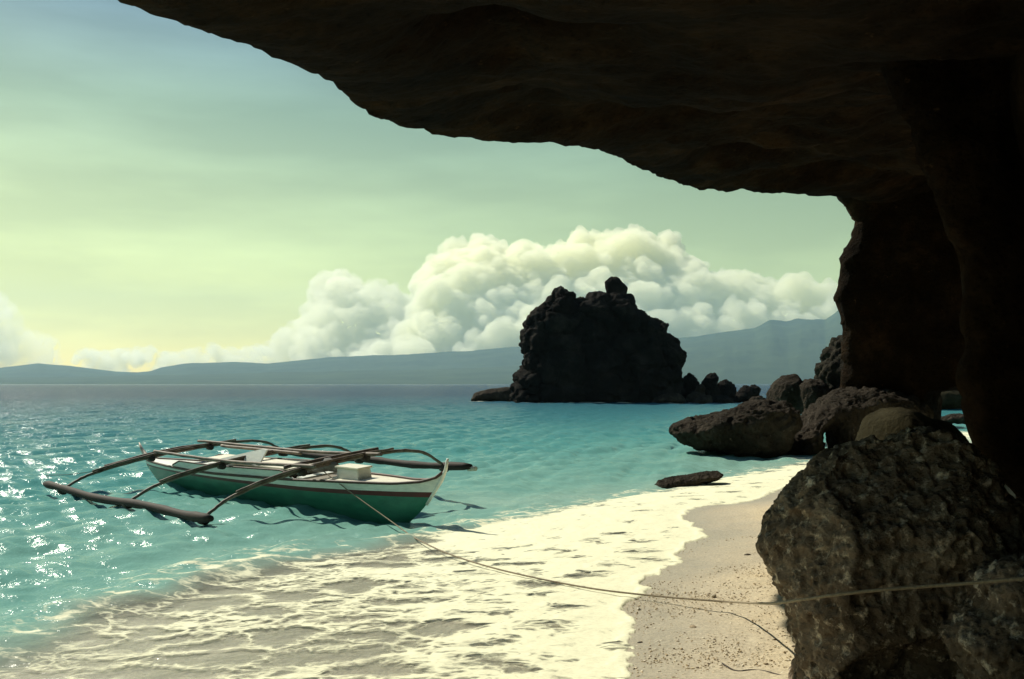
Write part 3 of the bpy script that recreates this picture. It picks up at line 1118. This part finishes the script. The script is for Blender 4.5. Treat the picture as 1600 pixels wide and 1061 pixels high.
rock('rock_slab', [(1185, 725), (1200, 700), (1225, 680), (1250, 655), (1262, 640), (1285, 622), (1310, 612), (1350, 604), (1395, 613), (1425, 622), (1442, 640), (1452, 725), (1310, 725), (1302, 700), (1297, 685), (1292, 673), (1286, 668),
                   (1279, 676), (1280, 690), (1276, 725)],
     30.5, 0.6, 1.5, 0.05, M_SLAB, 141, 'broad dark rock slab pierced by a small hole, behind the snout-shaped rock', 'rock', big=0.10, mid=0.09, fine=0.045, crack=0.10, pits=0.03, sc_=1.0)
rock('rock', [(1202, 645), (1203, 612), (1212, 598), (1226, 588), (1240, 585), (1248, 595), (1252, 610), (1262, 645)],
     35.0, 0.4, 0.9, 0.05, M_SLAB, 151, 'rounded grey rock with a pale patch between the rubble and the slabs', 'rock', big=0.06, mid=0.07, fine=0.03, sc_=0.9)
rock('rock', [(1245, 645), (1248, 603), (1262, 594), (1280, 595), (1292, 606), (1300, 645)],
     34.2, 0.4, 0.8, 0.05, M_SLAB, 152, 'squat dark rock wedged at the foot of the cobbly outcrop', 'rock', big=0.06, mid=0.07, fine=0.03, sc_=0.9)
rock('rock_outcrop', [(1285, 640), (1290, 605), (1281, 590), (1280, 572), (1290, 562), (1290, 552), (1300, 545), (1302, 535), (1314, 529), (1330, 520), (1350, 530), (1360, 560), (1370, 600), (1375, 640)],
     35.5, 0.7, 1.2, 0.055, M_COBBLE, 153, 'cobbly dark outcrop of knobbly rock at the foot of the arch pillar', 'rock', big=0.05, mid=0.05, fine=0.03, clump=0.32, sc_=0.55)
rock('rock', [(1441, 643), (1445, 628), (1458, 614), (1478, 608), (1500, 610), (1512, 620), (1512, 643)], 66.0, 0.7, 1.2, 0.09, M_SMOOTH, 154,
     'brown dome-shaped rock on the pale beach seen through the gap under the arch', 'rock', big=0.10, mid=0.08, fine=0.04, sc_=1.6)
rock('rock', [(1466, 662), (1470, 652), (1484, 648), (1500, 645), (1515, 650), (1515, 662)], 47.0, 0.3, 0.6, 0.05, M_SLAB, 155,
     'flat dark rock in the shallows seen through the gap under the arch', 'rock', big=0.06, mid=0.06, fine=0.03, sc_=0.9)
rock('rock', [(1024, 764), (1030, 752), (1048, 745), (1075, 742), (1100, 738), (1122, 737), (1129, 742), (1120, 750), (1090, 757), (1060, 764), (1045, 768)], 19.6, 0.16, 0.42, 0.016, M_SLAB, 156,
     'flat grey rock lying awash in the foam off the sand', 'rock', big=0.03, mid=0.03, fine=0.016, pits=0.012, sc_=0.4)

# --- the sea stack, its perched boulder and its rubble
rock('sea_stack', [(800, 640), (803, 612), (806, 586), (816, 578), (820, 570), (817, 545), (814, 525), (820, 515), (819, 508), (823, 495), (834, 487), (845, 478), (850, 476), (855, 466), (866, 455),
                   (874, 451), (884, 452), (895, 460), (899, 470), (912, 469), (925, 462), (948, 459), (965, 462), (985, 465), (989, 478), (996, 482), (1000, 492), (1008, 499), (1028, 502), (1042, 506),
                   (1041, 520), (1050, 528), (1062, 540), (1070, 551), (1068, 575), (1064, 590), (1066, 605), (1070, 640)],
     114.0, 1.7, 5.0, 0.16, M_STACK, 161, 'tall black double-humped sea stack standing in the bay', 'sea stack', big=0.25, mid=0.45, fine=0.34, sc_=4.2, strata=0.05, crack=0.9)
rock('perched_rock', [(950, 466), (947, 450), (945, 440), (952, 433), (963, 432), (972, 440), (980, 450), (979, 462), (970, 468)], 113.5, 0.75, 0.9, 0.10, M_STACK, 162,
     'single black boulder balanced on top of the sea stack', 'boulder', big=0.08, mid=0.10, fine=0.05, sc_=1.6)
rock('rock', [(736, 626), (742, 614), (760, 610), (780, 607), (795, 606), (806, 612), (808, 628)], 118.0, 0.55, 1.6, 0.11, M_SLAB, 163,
     'flat pale rock shelf at the left foot of the sea stack', 'rock', big=0.10, mid=0.12, fine=0.05, sc_=1.4)
rub = [((1063, 626), (1062, 600), (1070, 588), (1078, 583), (1087, 590), (1092, 600), (1090, 626), 113, 'upright black rock leaning on the right foot of the sea stack'),
       ((1094, 626), (1098, 598), (1106, 586), (1115, 582), (1122, 588), (1120, 600), (1128, 626), 112, 'tallest pointed black rock in the rubble beside the sea stack'),
       ((1118, 626), (1121, 600), (1132, 593), (1146, 600), (1150, 612), (1152, 626), 113, 'blocky black rock in the middle of the rubble beside the sea stack'),
       ((1146, 628), (1152, 613), (1162, 604), (1180, 602), (1188, 605), (1186, 616), (1180, 628), 110.5, 'wedge-shaped black rock at the outer end of the rubble'),
       ((1017, 632), (1024, 622), (1040, 616), (1055, 614), (1068, 620), (1072, 632), 109, 'low grey rock awash in front of the sea stack'),
       ((1068, 632), (1074, 618), (1086, 612), (1096, 615), (1100, 632), 109.5, 'rounded grey rock at the waterline before the rubble'),
       ((1078, 634), (1084, 626), (1096, 619), (1110, 618), (1114, 634), 107.5, 'small pale grey rock at the waterline before the rubble'),
       ((1108, 632), (1116, 620), (1130, 618), (1142, 622), (1150, 632), 109, 'broad black rock at the waterline before the rubble'),
       ((1170, 632), (1174, 621), (1188, 619), (1202, 626), (1204, 632), 108, 'flat grey rock lying past the outer end of the rubble'),
       ((1086, 612), (1089, 602), (1096, 600), (1101, 606), (1100, 614), 110.8, 'small pale stone lodged in the rubble beside the sea stack')]
for i, q in enumerate(rub):
    ol, d, lb = list(q[:-2]), q[-2], q[-1]
    if i == 9:
        rock('rock', [(1083, 626)] + ol + [(1104, 626)], d, 0.45, 0.7, 0.09, M_SLAB, 200 + i, lb, 'rock', 'rubble beside the sea stack', big=0.08, mid=0.1, fine=0.05, sc_=1.3)
    else:
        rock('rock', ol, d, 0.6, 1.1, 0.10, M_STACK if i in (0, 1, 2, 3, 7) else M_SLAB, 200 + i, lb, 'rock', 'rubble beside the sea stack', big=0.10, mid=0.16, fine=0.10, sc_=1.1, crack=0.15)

# ------------------------------------------------------------------ the outrigger boat
BX, BY, BTH, BRO, BZ = -4.425, 17.781, -0.803, 0.098, 0.262
boat = link('outrigger_boat', None)
tag(boat, 'white and green wooden outrigger boat with bamboo arms moored in the shallows', 'boat')
boat.location = (BX, BY, BZ)
# local axes: +X bow, -Y the side towards the viewer (v = -Y), Z up; rolled towards the viewer
boat.rotation_euler = (-BRO * -1.0, 0, BTH)
M_WHITE = plain_material('white_paint', (0.78, 0.78, 0.70), (0.62, 0.63, 0.57), 0.45, 3.0, 0.08, (1, 6, 6))
M_CREAM = plain_material('cream_deck', (0.80, 0.76, 0.60), (0.66, 0.62, 0.48), 0.55, 4.0, 0.1, (1, 5, 5))
M_GREEN = plain_material('green_paint', (0.035, 0.20, 0.125), (0.020, 0.13, 0.085), 0.4, 2.5, 0.08, (1, 3, 3))
M_MAROON = plain_material('maroon_paint', (0.11, 0.018, 0.016), (0.07, 0.015, 0.012), 0.5, 4.0, 0.08)
M_TRIM = plain_material('trim_wood', (0.085, 0.040, 0.026), (0.04, 0.022, 0.016), 0.6, 6.0, 0.2, (1, 6, 6))
M_BAMBOO = plain_material('bamboo', (0.24, 0.185, 0.14), (0.08, 0.055, 0.04), 0.65, 5.0, 0.25, (1, 1, 1))
M_FLOAT = plain_material('float_wood', (0.035, 0.020, 0.014), (0.014, 0.009, 0.007), 0.8, 5.0, 0.3, (1, 4, 4))
M_LASH = plain_material('lashing_cord', (0.07, 0.05, 0.04), (0.03, 0.022, 0.018), 0.8, 30.0, 0.3)
M_IN = plain_material('boat_inside', (0.20, 0.17, 0.12), (0.12, 0.10, 0.07), 0.7, 5.0, 0.2, (1, 5, 5))
M_ROPE = plain_material('rope_fibre', (0.30, 0.245, 0.165), (0.17, 0.13, 0.085), 0.85, 60.0, 0.6)
M_LINE = plain_material('white_line', (0.70, 0.66, 0.55), (0.5, 0.47, 0.38), 0.8, 60.0, 0.4)


def beam(u):
    return 0.46 * np.maximum(0.0, 1 - np.abs(u / 4.92) ** 2.6) + 0.012


def gun(u):                                   # gunwale height
    return np.interp(u, [-4.75, -4.4, -3.6, -2.3, -0.9, 0.5, 1.75, 2.6, 3.4, 4.1, 4.6, 4.85, 5.0, 5.1], [0.20, 0.16, 0.16, 0.16, 0.17, 0.205, 0.235, 0.265, 0.285, 0.30, 0.345, 0.40, 0.47, 0.58])


def stripe(u):
    return np.interp(u, [-4.6, -2, 0, 2, 3.4, 4.75], [0.035, 0.045, 0.045, 0.055, 0.085, 0.115])


def keel(u):
    return np.interp(u, [-4.75, -4.2, -3, 0, 3, 4.0, 4.5, 4.8, 5.1], [0.0, -0.32, -0.45, -0.50, -0.50, -0.42, -0.08, 0.18, 0.50])


US = np.concatenate([np.linspace(-4.72, -3.8, 10), np.linspace(-3.6, 3.6, 30), np.linspace(3.75, 5.08, 18)])


def hull_strip(zfun_list, closed_keel=False):
    """rows of z(u) with half-breadth following the section; both sides"""
    V, Fq = [], []
    rows = len(zfun_list)
    for side in (1, -1):
        o = len(V)
        for u in US:
            b = beam(u)
            k, g = keel(u), gun(u)
            for zf in zfun_list:
                z = zf(u)
                t = min(max((z - k) / max(g - k, 1e-3), 0), 1)
                y = b * (t ** 0.55) * (0.90 + 0.10 * t)
                V.append((u, side * y, z))
        n = len(US)
        for i in range(n - 1):
            for j in range(rows - 1):
                q = (o + i * rows + j, o + (i + 1) * rows + j, o + (i + 1) * rows + j + 1, o + i * rows + j + 1)
                Fq.append(q if side < 0 else q[::-1])
    return V, Fq


def zmix(t0, f0, f1):
    return lambda u: f0(u) * (1 - t0) + f1(u) * t0


k2 = lambda u: min(keel(u), gun(u))
s2 = lambda u: min(max(stripe(u), keel(u)), gun(u))
s3 = lambda u: min(max(stripe(u) + np.interp(u, [-4.6, 0, 4.7], [0.030, 0.062, 0.078]), keel(u)), gun(u))
V, Fq = hull_strip([zmix(t, k2, s2) for t in (0, 0.12, 0.3, 0.5, 0.75, 1.0)])
hull = link('hull', py_mesh('hull', V, Fq), M_GREEN, boat)
hull['label'] = 'green lower hull'
V, Fq = hull_strip([zmix(t, s2, s3) for t in (0, 1.0)])
link('boot_stripe', py_mesh('boot_stripe', V, Fq), M_MAROON, boat)
V, Fq = hull_strip([zmix(t, s3, gun) for t in (0, 0.35, 0.7, 1.0)])
link('topside', py_mesh('topside', V, Fq), M_WHITE, boat)


def side_path(u0, u1, dz, dy, n=50, side=-1):
    return [(u, side * (beam(u) + dy), gun(u) + dz) for u in np.linspace(u0, u1, n)]


for side in (-1, 1):
    V, Fq = sweep(side_path(-4.70, 5.02, 0.0, 0.006, 70, side), 0.023, 6)
    link('gunwale', py_mesh('gunwale', V, Fq), M_TRIM, boat)
    # raised washboard amidships
    V, Fq = [], []
    UU = np.linspace(-2.85, 1.75, 40)
    for u in UU:
        hgt = 0.135 * min(1, (u + 2.85) / 0.5, (1.75 - u) / 0.35 + 0.15) + 0.005
        for (dz, dy) in ((0, 0.0), (hgt, 0.012), (hgt, -0.012), (0, -0.024)):
            V.append((u, side * (beam(u) + dy), gun(u) + dz))
    for i in range(len(UU) - 1):
        for j in range(4):
            q = (i * 4 + j, (i + 1) * 4 + j, (i + 1) * 4 + (j + 1) % 4, i * 4 + (j + 1) % 4)
            Fq.append(q)
    wb = link('washboard', py_mesh('washboard', V, Fq, False), M_WHITE, boat)
    V, Fq = sweep([(u, side * (beam(u) + 0.012), gun(u) + 0.135 * min(1, (u + 2.85) / 0.5, (1.75 - u) / 0.35 + 0.15) + 0.012) for u in np.linspace(-2.7, 1.72, 40)], 0.015, 6)
    link('rail', py_mesh('rail', V, Fq), M_TRIM, wb)


def deck(name, u0, u1, dz, mat, n=26, shrink=0.006, crown=0.015):
    V, Fq = [], []
    for u in np.linspace(u0, u1, n):
        b = max(beam(u) - shrink, 0.003)
        for t in (-1, -0.5, 0, 0.5, 1):
            V.append((u, b * t, gun(u) + dz + crown * (1 - t * t)))
    for i in range(n - 1):
        for j in range(4):
            Fq.append((i * 5 + j, (i + 1) * 5 + j, (i + 1) * 5 + j + 1, i * 5 + j + 1))
    return link(name, py_mesh(name, V, Fq), mat, boat)


deck('foredeck', 2.35, 4.98, -0.012, M_CREAM)
deck('afterdeck', -4.68, -2.75, -0.012, M_WHITE)
V, Fq = [], []
for u in np.linspace(-2.8, 2.4, 20):
    for t in (-1, 1):
        V.append((u, t * (beam(u) - 0.03), gun(u) - 0.06))
for i in range(19):
    Fq.append((i * 2, i * 2 + 2, i * 2 + 3, i * 2 + 1))
link('floor', py_mesh('floor', V, Fq), M_IN, boat)


def box_mesh(name, c, s, bev=0.008, top_in=0.0):
    import bmesh
    bm = bmesh.new()
    bmesh.ops.create_cube(bm, size=1.0)
    for v in bm.verts:
        k = 1 - top_in if v.co.z > 0 else 1
        v.co = Vector((v.co.x * s[0] * k, v.co.y * s[1] * k, v.co.z * s[2])) + Vector(c)
    bmesh.ops.bevel(bm, geom=list(bm.edges), offset=bev, segments=2, affect='EDGES')
    me = bpy.data.meshes.new(name)
    bm.to_mesh(me)
    bm.free()
    return me


eb = link('engine_box', box_mesh('engine_box', (2.86, -0.02, 0.345), (0.60, 0.26, 0.18), 0.012, 0.06), M_WHITE, boat)
link('lid', box_mesh('lid', (2.86, -0.02, 0.447), (0.63, 0.29, 0.028), 0.008), M_CREAM, eb)
# thwarts
for u in (-2.2, -1.2, 0.9, 1.9):
    link('thwart', box_mesh('thwart', (u, 0, gun(u) + 0.02), (0.20, 2 * beam(u) - 0.05, 0.03), 0.006), M_WHITE, boat)
# cabin top planks and the tilted hatch board
link('hatch_top', box_mesh('hatch_top', (-0.3, 0.06, 0.335), (3.2, 0.60, 0.03), 0.008), M_CREAM, boat)
V = [(-1.25, -0.24, 0.345), (0.32, -0.24, 0.350), (0.36, -0.08, 0.60), (0.20, -0.08, 0.61), (-1.25, -0.20, 0.365)]
V2 = [(a, b_ + 0.03, c) for a, b_, c in V]
Fq = [(0, 1, 2, 3, 4), (9, 8, 7, 6, 5)] + [(i, i + 5, (i + 1) % 5 + 5, (i + 1) % 5) for i in range(5)]
link('hatch_board', py_mesh('hatch_board', V + V2, Fq, False), M_WHITE, boat)
# grey roll of canvas behind the bow arm
V, Fq = sweep([(1.75, -0.05, 0.36), (1.95, -0.05, 0.43), (2.2, -0.04, 0.45), (2.4, -0.03, 0.40)], [0.06, 0.10, 0.11, 0.07], 10)
link('canvas_roll', py_mesh('canvas_roll', V, Fq), plain_material('canvas', (0.22, 0.22, 0.20), (0.13, 0.13, 0.12), 0.9, 12, 0.4), boat)
# stems
V, Fq = sweep([(4.60, 0, 0.0), (4.80, 0, 0.20), (4.97, 0, 0.37), (5.08, 0, 0.53), (5.14, 0, 0.69)], [0.022, 0.026, 0.028, 0.026, 0.018], 8)
link('bow_stem', py_mesh('bow_stem', V, Fq), M_WHITE, boat)
V, Fq = sweep([(-4.35, 0, 0.10), (-4.6, 0, 0.165), (-4.82, 0, 0.25), (-4.98, 0, 0.36), (-5.07, 0, 0.49)], [0.05, 0.05, 0.045, 0.035, 0.012], 8)
link('stern_horn', py_mesh('stern_horn', V, Fq), plain_material('pale_horn', (0.55, 0.45, 0.36), (0.42, 0.33, 0.26), 0.5, 5, 0.1), boat)


def wob(path, a, seed):
    r = random.Random(seed)
    p = smooth_line(path, it=2)
    return [(x + r.uniform(-a, a), y + r.uniform(-a, a), z + r.uniform(-a, a)) for x, y, z in p]


# floats
for nm, y, u0, u1, sd_ in (('float', -2.349, -4.03, 2.70, 1), ('float', 2.349, -4.0, 2.95, 2)):
    r = random.Random(sd_)
    pts = [(u, y + 0.03 * math.sin(u * 1.3 + sd_), 0.025 + 0.012 * math.sin(u * 2 + sd_) + 0.004 * (u + 0.5) ** 2) for u in np.linspace(u0, u1, 40)]
    rd = [0.066 + 0.010 * math.sin(i * 0.9) * r.random() + (0.006 if i % 6 == 0 else 0) for i in range(40)]
    rd[0] = rd[-1] = 0.045
    V, Fq = sweep(pts, rd, 10)
    link(nm, py_mesh(nm, V, Fq), M_FLOAT, boat)
# pale wrapped tip of the far float
V, Fq = sweep([(2.86, 2.36, 0.045), (3.05, 2.36, 0.05)], [0.05, 0.04], 8)
link('float_tip', py_mesh('float_tip', V, Fq), M_LINE, boat)


def arm_path(u, dz, skew):
    pr = [(2.349, 0.03), (2.22, 0.08), (2.02, 0.175), (1.78, 0.245), (1.4, 0.31), (1.0, 0.36), (0.5, 0.405), (0.0, 0.43), (-0.6, 0.44), (-1.2, 0.435), (-1.65, 0.40), (-1.95, 0.31), (-2.2, 0.15), (-2.349, 0.04)]
    return [(u + skew * v * 0.05, -v, z + dz * max(0, 1 - (abs(v) / 2.35) ** 3)) for v, z in pr]


ARMS = [(-3.12, -0.02, 0.0, 4), (-0.30, 0.0, 0.4, 5), (2.30, 0.055, 0.5, 6)]
for u, dz, sk, sd_ in ARMS:
    p = wob(arm_path(u, dz, sk), 0.004, sd_)
    n = len(p)
    V, Fq = sweep(p, [0.022 + 0.009 * math.sin(math.pi * i / (n - 1)) + (0.004 if i % 5 == 0 else 0) for i in range(n)], 8)
    a = link('outrigger_arm', py_mesh('outrigger_arm', V, Fq), M_BAMBOO, boat)
    ov = arm_path(u, dz, sk)
    mid_ = [(x + 0.030, y, z + 0.045) for x, y, z in ov[3:10]]
    V, Fq = sweep(wob(mid_, 0.004, sd_ + 9), 0.021, 8)
    link('splint', py_mesh('splint', V, Fq), M_BAMBOO, a)
    for v in (-2.33, -0.62, 0.62, 2.33):
        zz = np.interp(v, [-2.349, -2.2, -1.95, -1.65, -0.6, 0, 0.5, 1.0, 2.02, 2.349], [0.04, 0.15, 0.31, 0.40, 0.44, 0.43, 0.405, 0.36, 0.175, 0.03]) + dz * max(0, 1 - (abs(v) / 2.35) ** 3)
        cu = u + sk * v * 0.05
        big_ = abs(v) > 2
        V, Fq = sweep([(cu - 0.07, -v, zz - 0.03), (cu + 0.07, -v, zz - 0.03)], 0.074 if big_ else 0.058, 10)
        link('lashing', py_mesh('lashing', V, Fq), M_LASH, a)
# long poles laid over the arms
for pth, sd_ in (([(-2.95, -0.62, 0.495), (-1.6, -0.62, 0.47), (0.0, -0.62, 0.455), (1.3, -0.62, 0.49), (2.72, -0.62, 0.535)], 21),
                 ([(-3.6, 0.62, 0.50), (-2.0, 0.62, 0.495), (0.0, 0.62, 0.475), (1.2, 0.62, 0.49), (2.75, 0.62, 0.54)], 22),
                 ([(-2.2, 0.40, 0.49), (-0.5, 0.42, 0.48), (0.6, 0.45, 0.47)], 23)):
    V, Fq = sweep(wob(pth, 0.004, sd_), 0.029, 8)
    link('pole', py_mesh('pole', V, Fq), M_BAMBOO, boat)
V, Fq = sweep(wob([(2.02, -0.75, 0.50), (2.12, 0.0, 0.54), (2.2, 0.95, 0.56)], 0.003, 30), 0.030, 8)
link('pole', py_mesh('pole', V, Fq), M_BAMBOO, boat)
V, Fq = sweep(wob([(-3.28, 1.6, 0.37), (-3.24, 0.4, 0.47), (-3.2, -0.5, 0.45), (-3.2, -1.5, 0.33)], 0.003, 31), 0.024, 8)
link('pole', py_mesh('pole', V, Fq), M_BAMBOO, boat)

# ------------------------------------------------------------------ ropes
bm_ = Matrix.Translation(boat.location) @ boat.rotation_euler.to_matrix().to_4x4()
p0 = bm_ @ Vector((2.42, -0.30, 0.40))
p1 = Vector(at_z(612, 815, 0.03))
p2 = Vector(at_z(640, 836, -0.05))
p3 = Vector(at_z(662, 848, 0.05))
rope_pts = [p0, p0.lerp(p1, 0.5) + Vector((0, 0, -0.02)), p1, p2, p3]
for (px, py, z) in ((700, 866, 0.05), (770, 888, 0.08), (850, 906, 0.10), (930, 921, 0.125), (1010, 930, 0.15), (1090, 937, 0.22)):
    rope_pts.append(Vector(at_z(px, py, z)))
for (px, py, d) in ((1150, 941, 8.05), (1190, 943, 6.6), (1214, 943, 5.25), (1240, 939, 4.95), (1300, 930, 4.72), (1370, 922, 4.62), (1450, 916, 4.52), (1520, 911, 4.40), (1600, 904, 4.25), (1700, 896, 4.1), (1800, 888, 4.0)):
    rope_pts.append(Vector(at_d(px, py, d)))
V, Fq = sweep(smooth_line(rope_pts, it=3), 0.0085, 6)
tag(link('mooring_rope', py_mesh('mooring_rope', V, Fq), M_ROPE), 'long thin tan mooring rope running from the boat over the foam to the boulder', 'rope')
q0 = bm_ @ Vector((-3.1, -1.75, 0.27))
V, Fq = sweep([q0, q0.lerp(Vector(at_z(70, 742, 0.0)), 0.5) + Vector((0, 0, -0.03)), Vector(at_z(60, 743, -0.05))], 0.006, 5)
tag(link('anchor_line', py_mesh('anchor_line', V, Fq), M_LASH), 'thin dark line running from the rear outrigger arm into the water', 'rope')

# ------------------------------------------------------------------ things on the sand
M_PEB = plain_material('pebble_stone', (0.46, 0.36, 0.22), (0.20, 0.16, 0.11), 0.8, 3.0, 0.2)
t_ = (1 + 5 ** 0.5) / 2
IV = np.array([(-1, t_, 0), (1, t_, 0), (-1, -t_, 0), (1, -t_, 0), (0, -1, t_), (0, 1, t_), (0, -1, -t_), (0, 1, -t_), (t_, 0, -1), (t_, 0, 1), (-t_, 0, -1), (-t_, 0, 1)]) / math.hypot(1, t_)
IF = np.array([(0, 11, 5), (0, 5, 1), (0, 1, 7), (0, 7, 10), (0, 10, 11), (1, 5, 9), (5, 11, 4), (11, 10, 2), (10, 7, 6), (7, 1, 8), (3, 9, 4), (3, 4, 2), (3, 2, 6), (3, 6, 8), (3, 8, 9), (4, 9, 5), (2, 4, 11), (6, 2, 10), (8, 6, 7), (9, 8, 1)])
pr = np.random.default_rng(5)
n = 40000
px = pr.uniform(0.2, 3.2, n)
py = 4.8 + 7.5 * pr.random(n) ** 1.6
ss, _ = line_dist(px, py, SHORE)
den = fbm(np.stack([px * 1.6, py * 1.6, px * 0], 1), 3, seed=90)
keep = (ss > 0.03) & (ss < 2.4) & (pr.random(n) < np.clip(0.62 + 0.7 * den, 0.05, 1) * np.clip(1.25 - (py - 5) / 7.5, 0.08, 1))
px, py, ss = px[keep], py[keep], ss[keep]
pz = sand_z(px, py, ss)
sz_ = 0.003 + 0.0065 * pr.random(len(px)) ** 2.5
VV, FF = [], []
for i in range(len(px)):
    a = pr.uniform(0, 6.28)
    sx, sy, szz = sz_[i] * pr.uniform(0.8, 1.7), sz_[i] * pr.uniform(0.6, 1.1), sz_[i] * pr.uniform(0.35, 0.7)
    v = IV * np.array([sx, sy, szz]) * (1 + 0.18 * pr.standard_normal((12, 1)))
    c, s_ = math.cos(a), math.sin(a)
    VV.append(np.stack([v[:, 0] * c - v[:, 1] * s_ + px[i], v[:, 0] * s_ + v[:, 1] * c + py[i], v[:, 2] + pz[i] + szz * 0.4], 1))
    FF.append(IF + 12 * i)
me = np_mesh('shell_grit', np.concatenate(VV), np.concatenate(FF), False)
m, nt, out = new_mat('grit')
L = nt.links
gi = N(nt, 'NewGeometry')
r_ = ramp(nt, gi.outputs['Random Per Island'], [(0.0, (0.16, 0.12, 0.08)), (0.22, (0.40, 0.28, 0.15)), (0.6, (0.60, 0.47, 0.29)), (1.0, (0.85, 0.78, 0.64))])
bs = N(nt, 'BsdfPrincipled', i_Roughness=0.75)
L.new(r_.outputs[0], bs.inputs['Base Color'])
L.new(bs.outputs[0], out.inputs[0])
tag(link('shell_grit', me, m), 'tan shell and coral grit strewn over the sand beside the foam', 'grit', kind='stuff')

for i, (qx, qy, sx, cc, lb) in enumerate(((1168, 868, 0.036, (0.12, 0.09, 0.06), 'dark flat pebble alone on the smooth wet sand'), (1115, 932, 0.034, (0.55, 0.47, 0.34), 'pale tan coral piece just above the rope on the sand'),
                                          (1083, 981, 0.032, (0.45, 0.34, 0.22), 'reddish tan pebble lying in the shell grit'), (1000, 1005, 0.022, (0.07, 0.055, 0.05), 'small black pebble at the edge of the foam'),
                                          (998, 952, 0.022, (0.6, 0.55, 0.45), 'small whitish shell bit at the edge of the foam'))):
    p = at_z(qx, qy, 0.16)
    for _ in range(4):
        z = float(sand_z(np.array([p[0]]), np.array([p[1]]))[0])
        p = at_z(qx, qy, z)
    V = []
    import bmesh
    bm = bmesh.new()
    bmesh.ops.create_icosphere(bm, subdivisions=3, radius=1.0)
    P = np.array([v.co[:] for v in bm.verts])
    P = P * (1 + 0.25 * fbm(P * 1.4 + i * 7, 3, seed=300 + i))[:, None] * np.array([sx, sx * 0.6, sx * 0.38])
    for v, q in zip(bm.verts, P):
        v.co = q
    me = bpy.data.meshes.new('pebble')
    bm.to_mesh(me)
    bm.free()
    o = link('pebble', me, plain_material('pebble_%d' % i, cc, tuple(c * 0.7 for c in cc), 0.8, 40, 0.3), None, (p[0], p[1], z + sx * 0.2))
    o.rotation_euler = (0, 0, i * 1.1)
    tag(o, lb, 'pebble', 'pebbles on the sand')
tp = []
for (qx, qy) in ((1128, 1036), (1150, 1050), (1172, 1046), (1195, 1048), (1215, 1054), (1232, 1058)):
    p = at_z(qx, qy, 0.16)
    z = float(sand_z(np.array([p[0]]), np.array([p[1]]))[0])
    p = at_z(qx, qy, z + 0.008)
    tp.append(p)
V, Fq = sweep(smooth_line(tp, it=2), 0.0045, 6)
tag(link('twig', py_mesh('twig', V, Fq), M_LASH), 'thin brown bent twig lying on the sand at the foot of the massive boulder', 'twig')
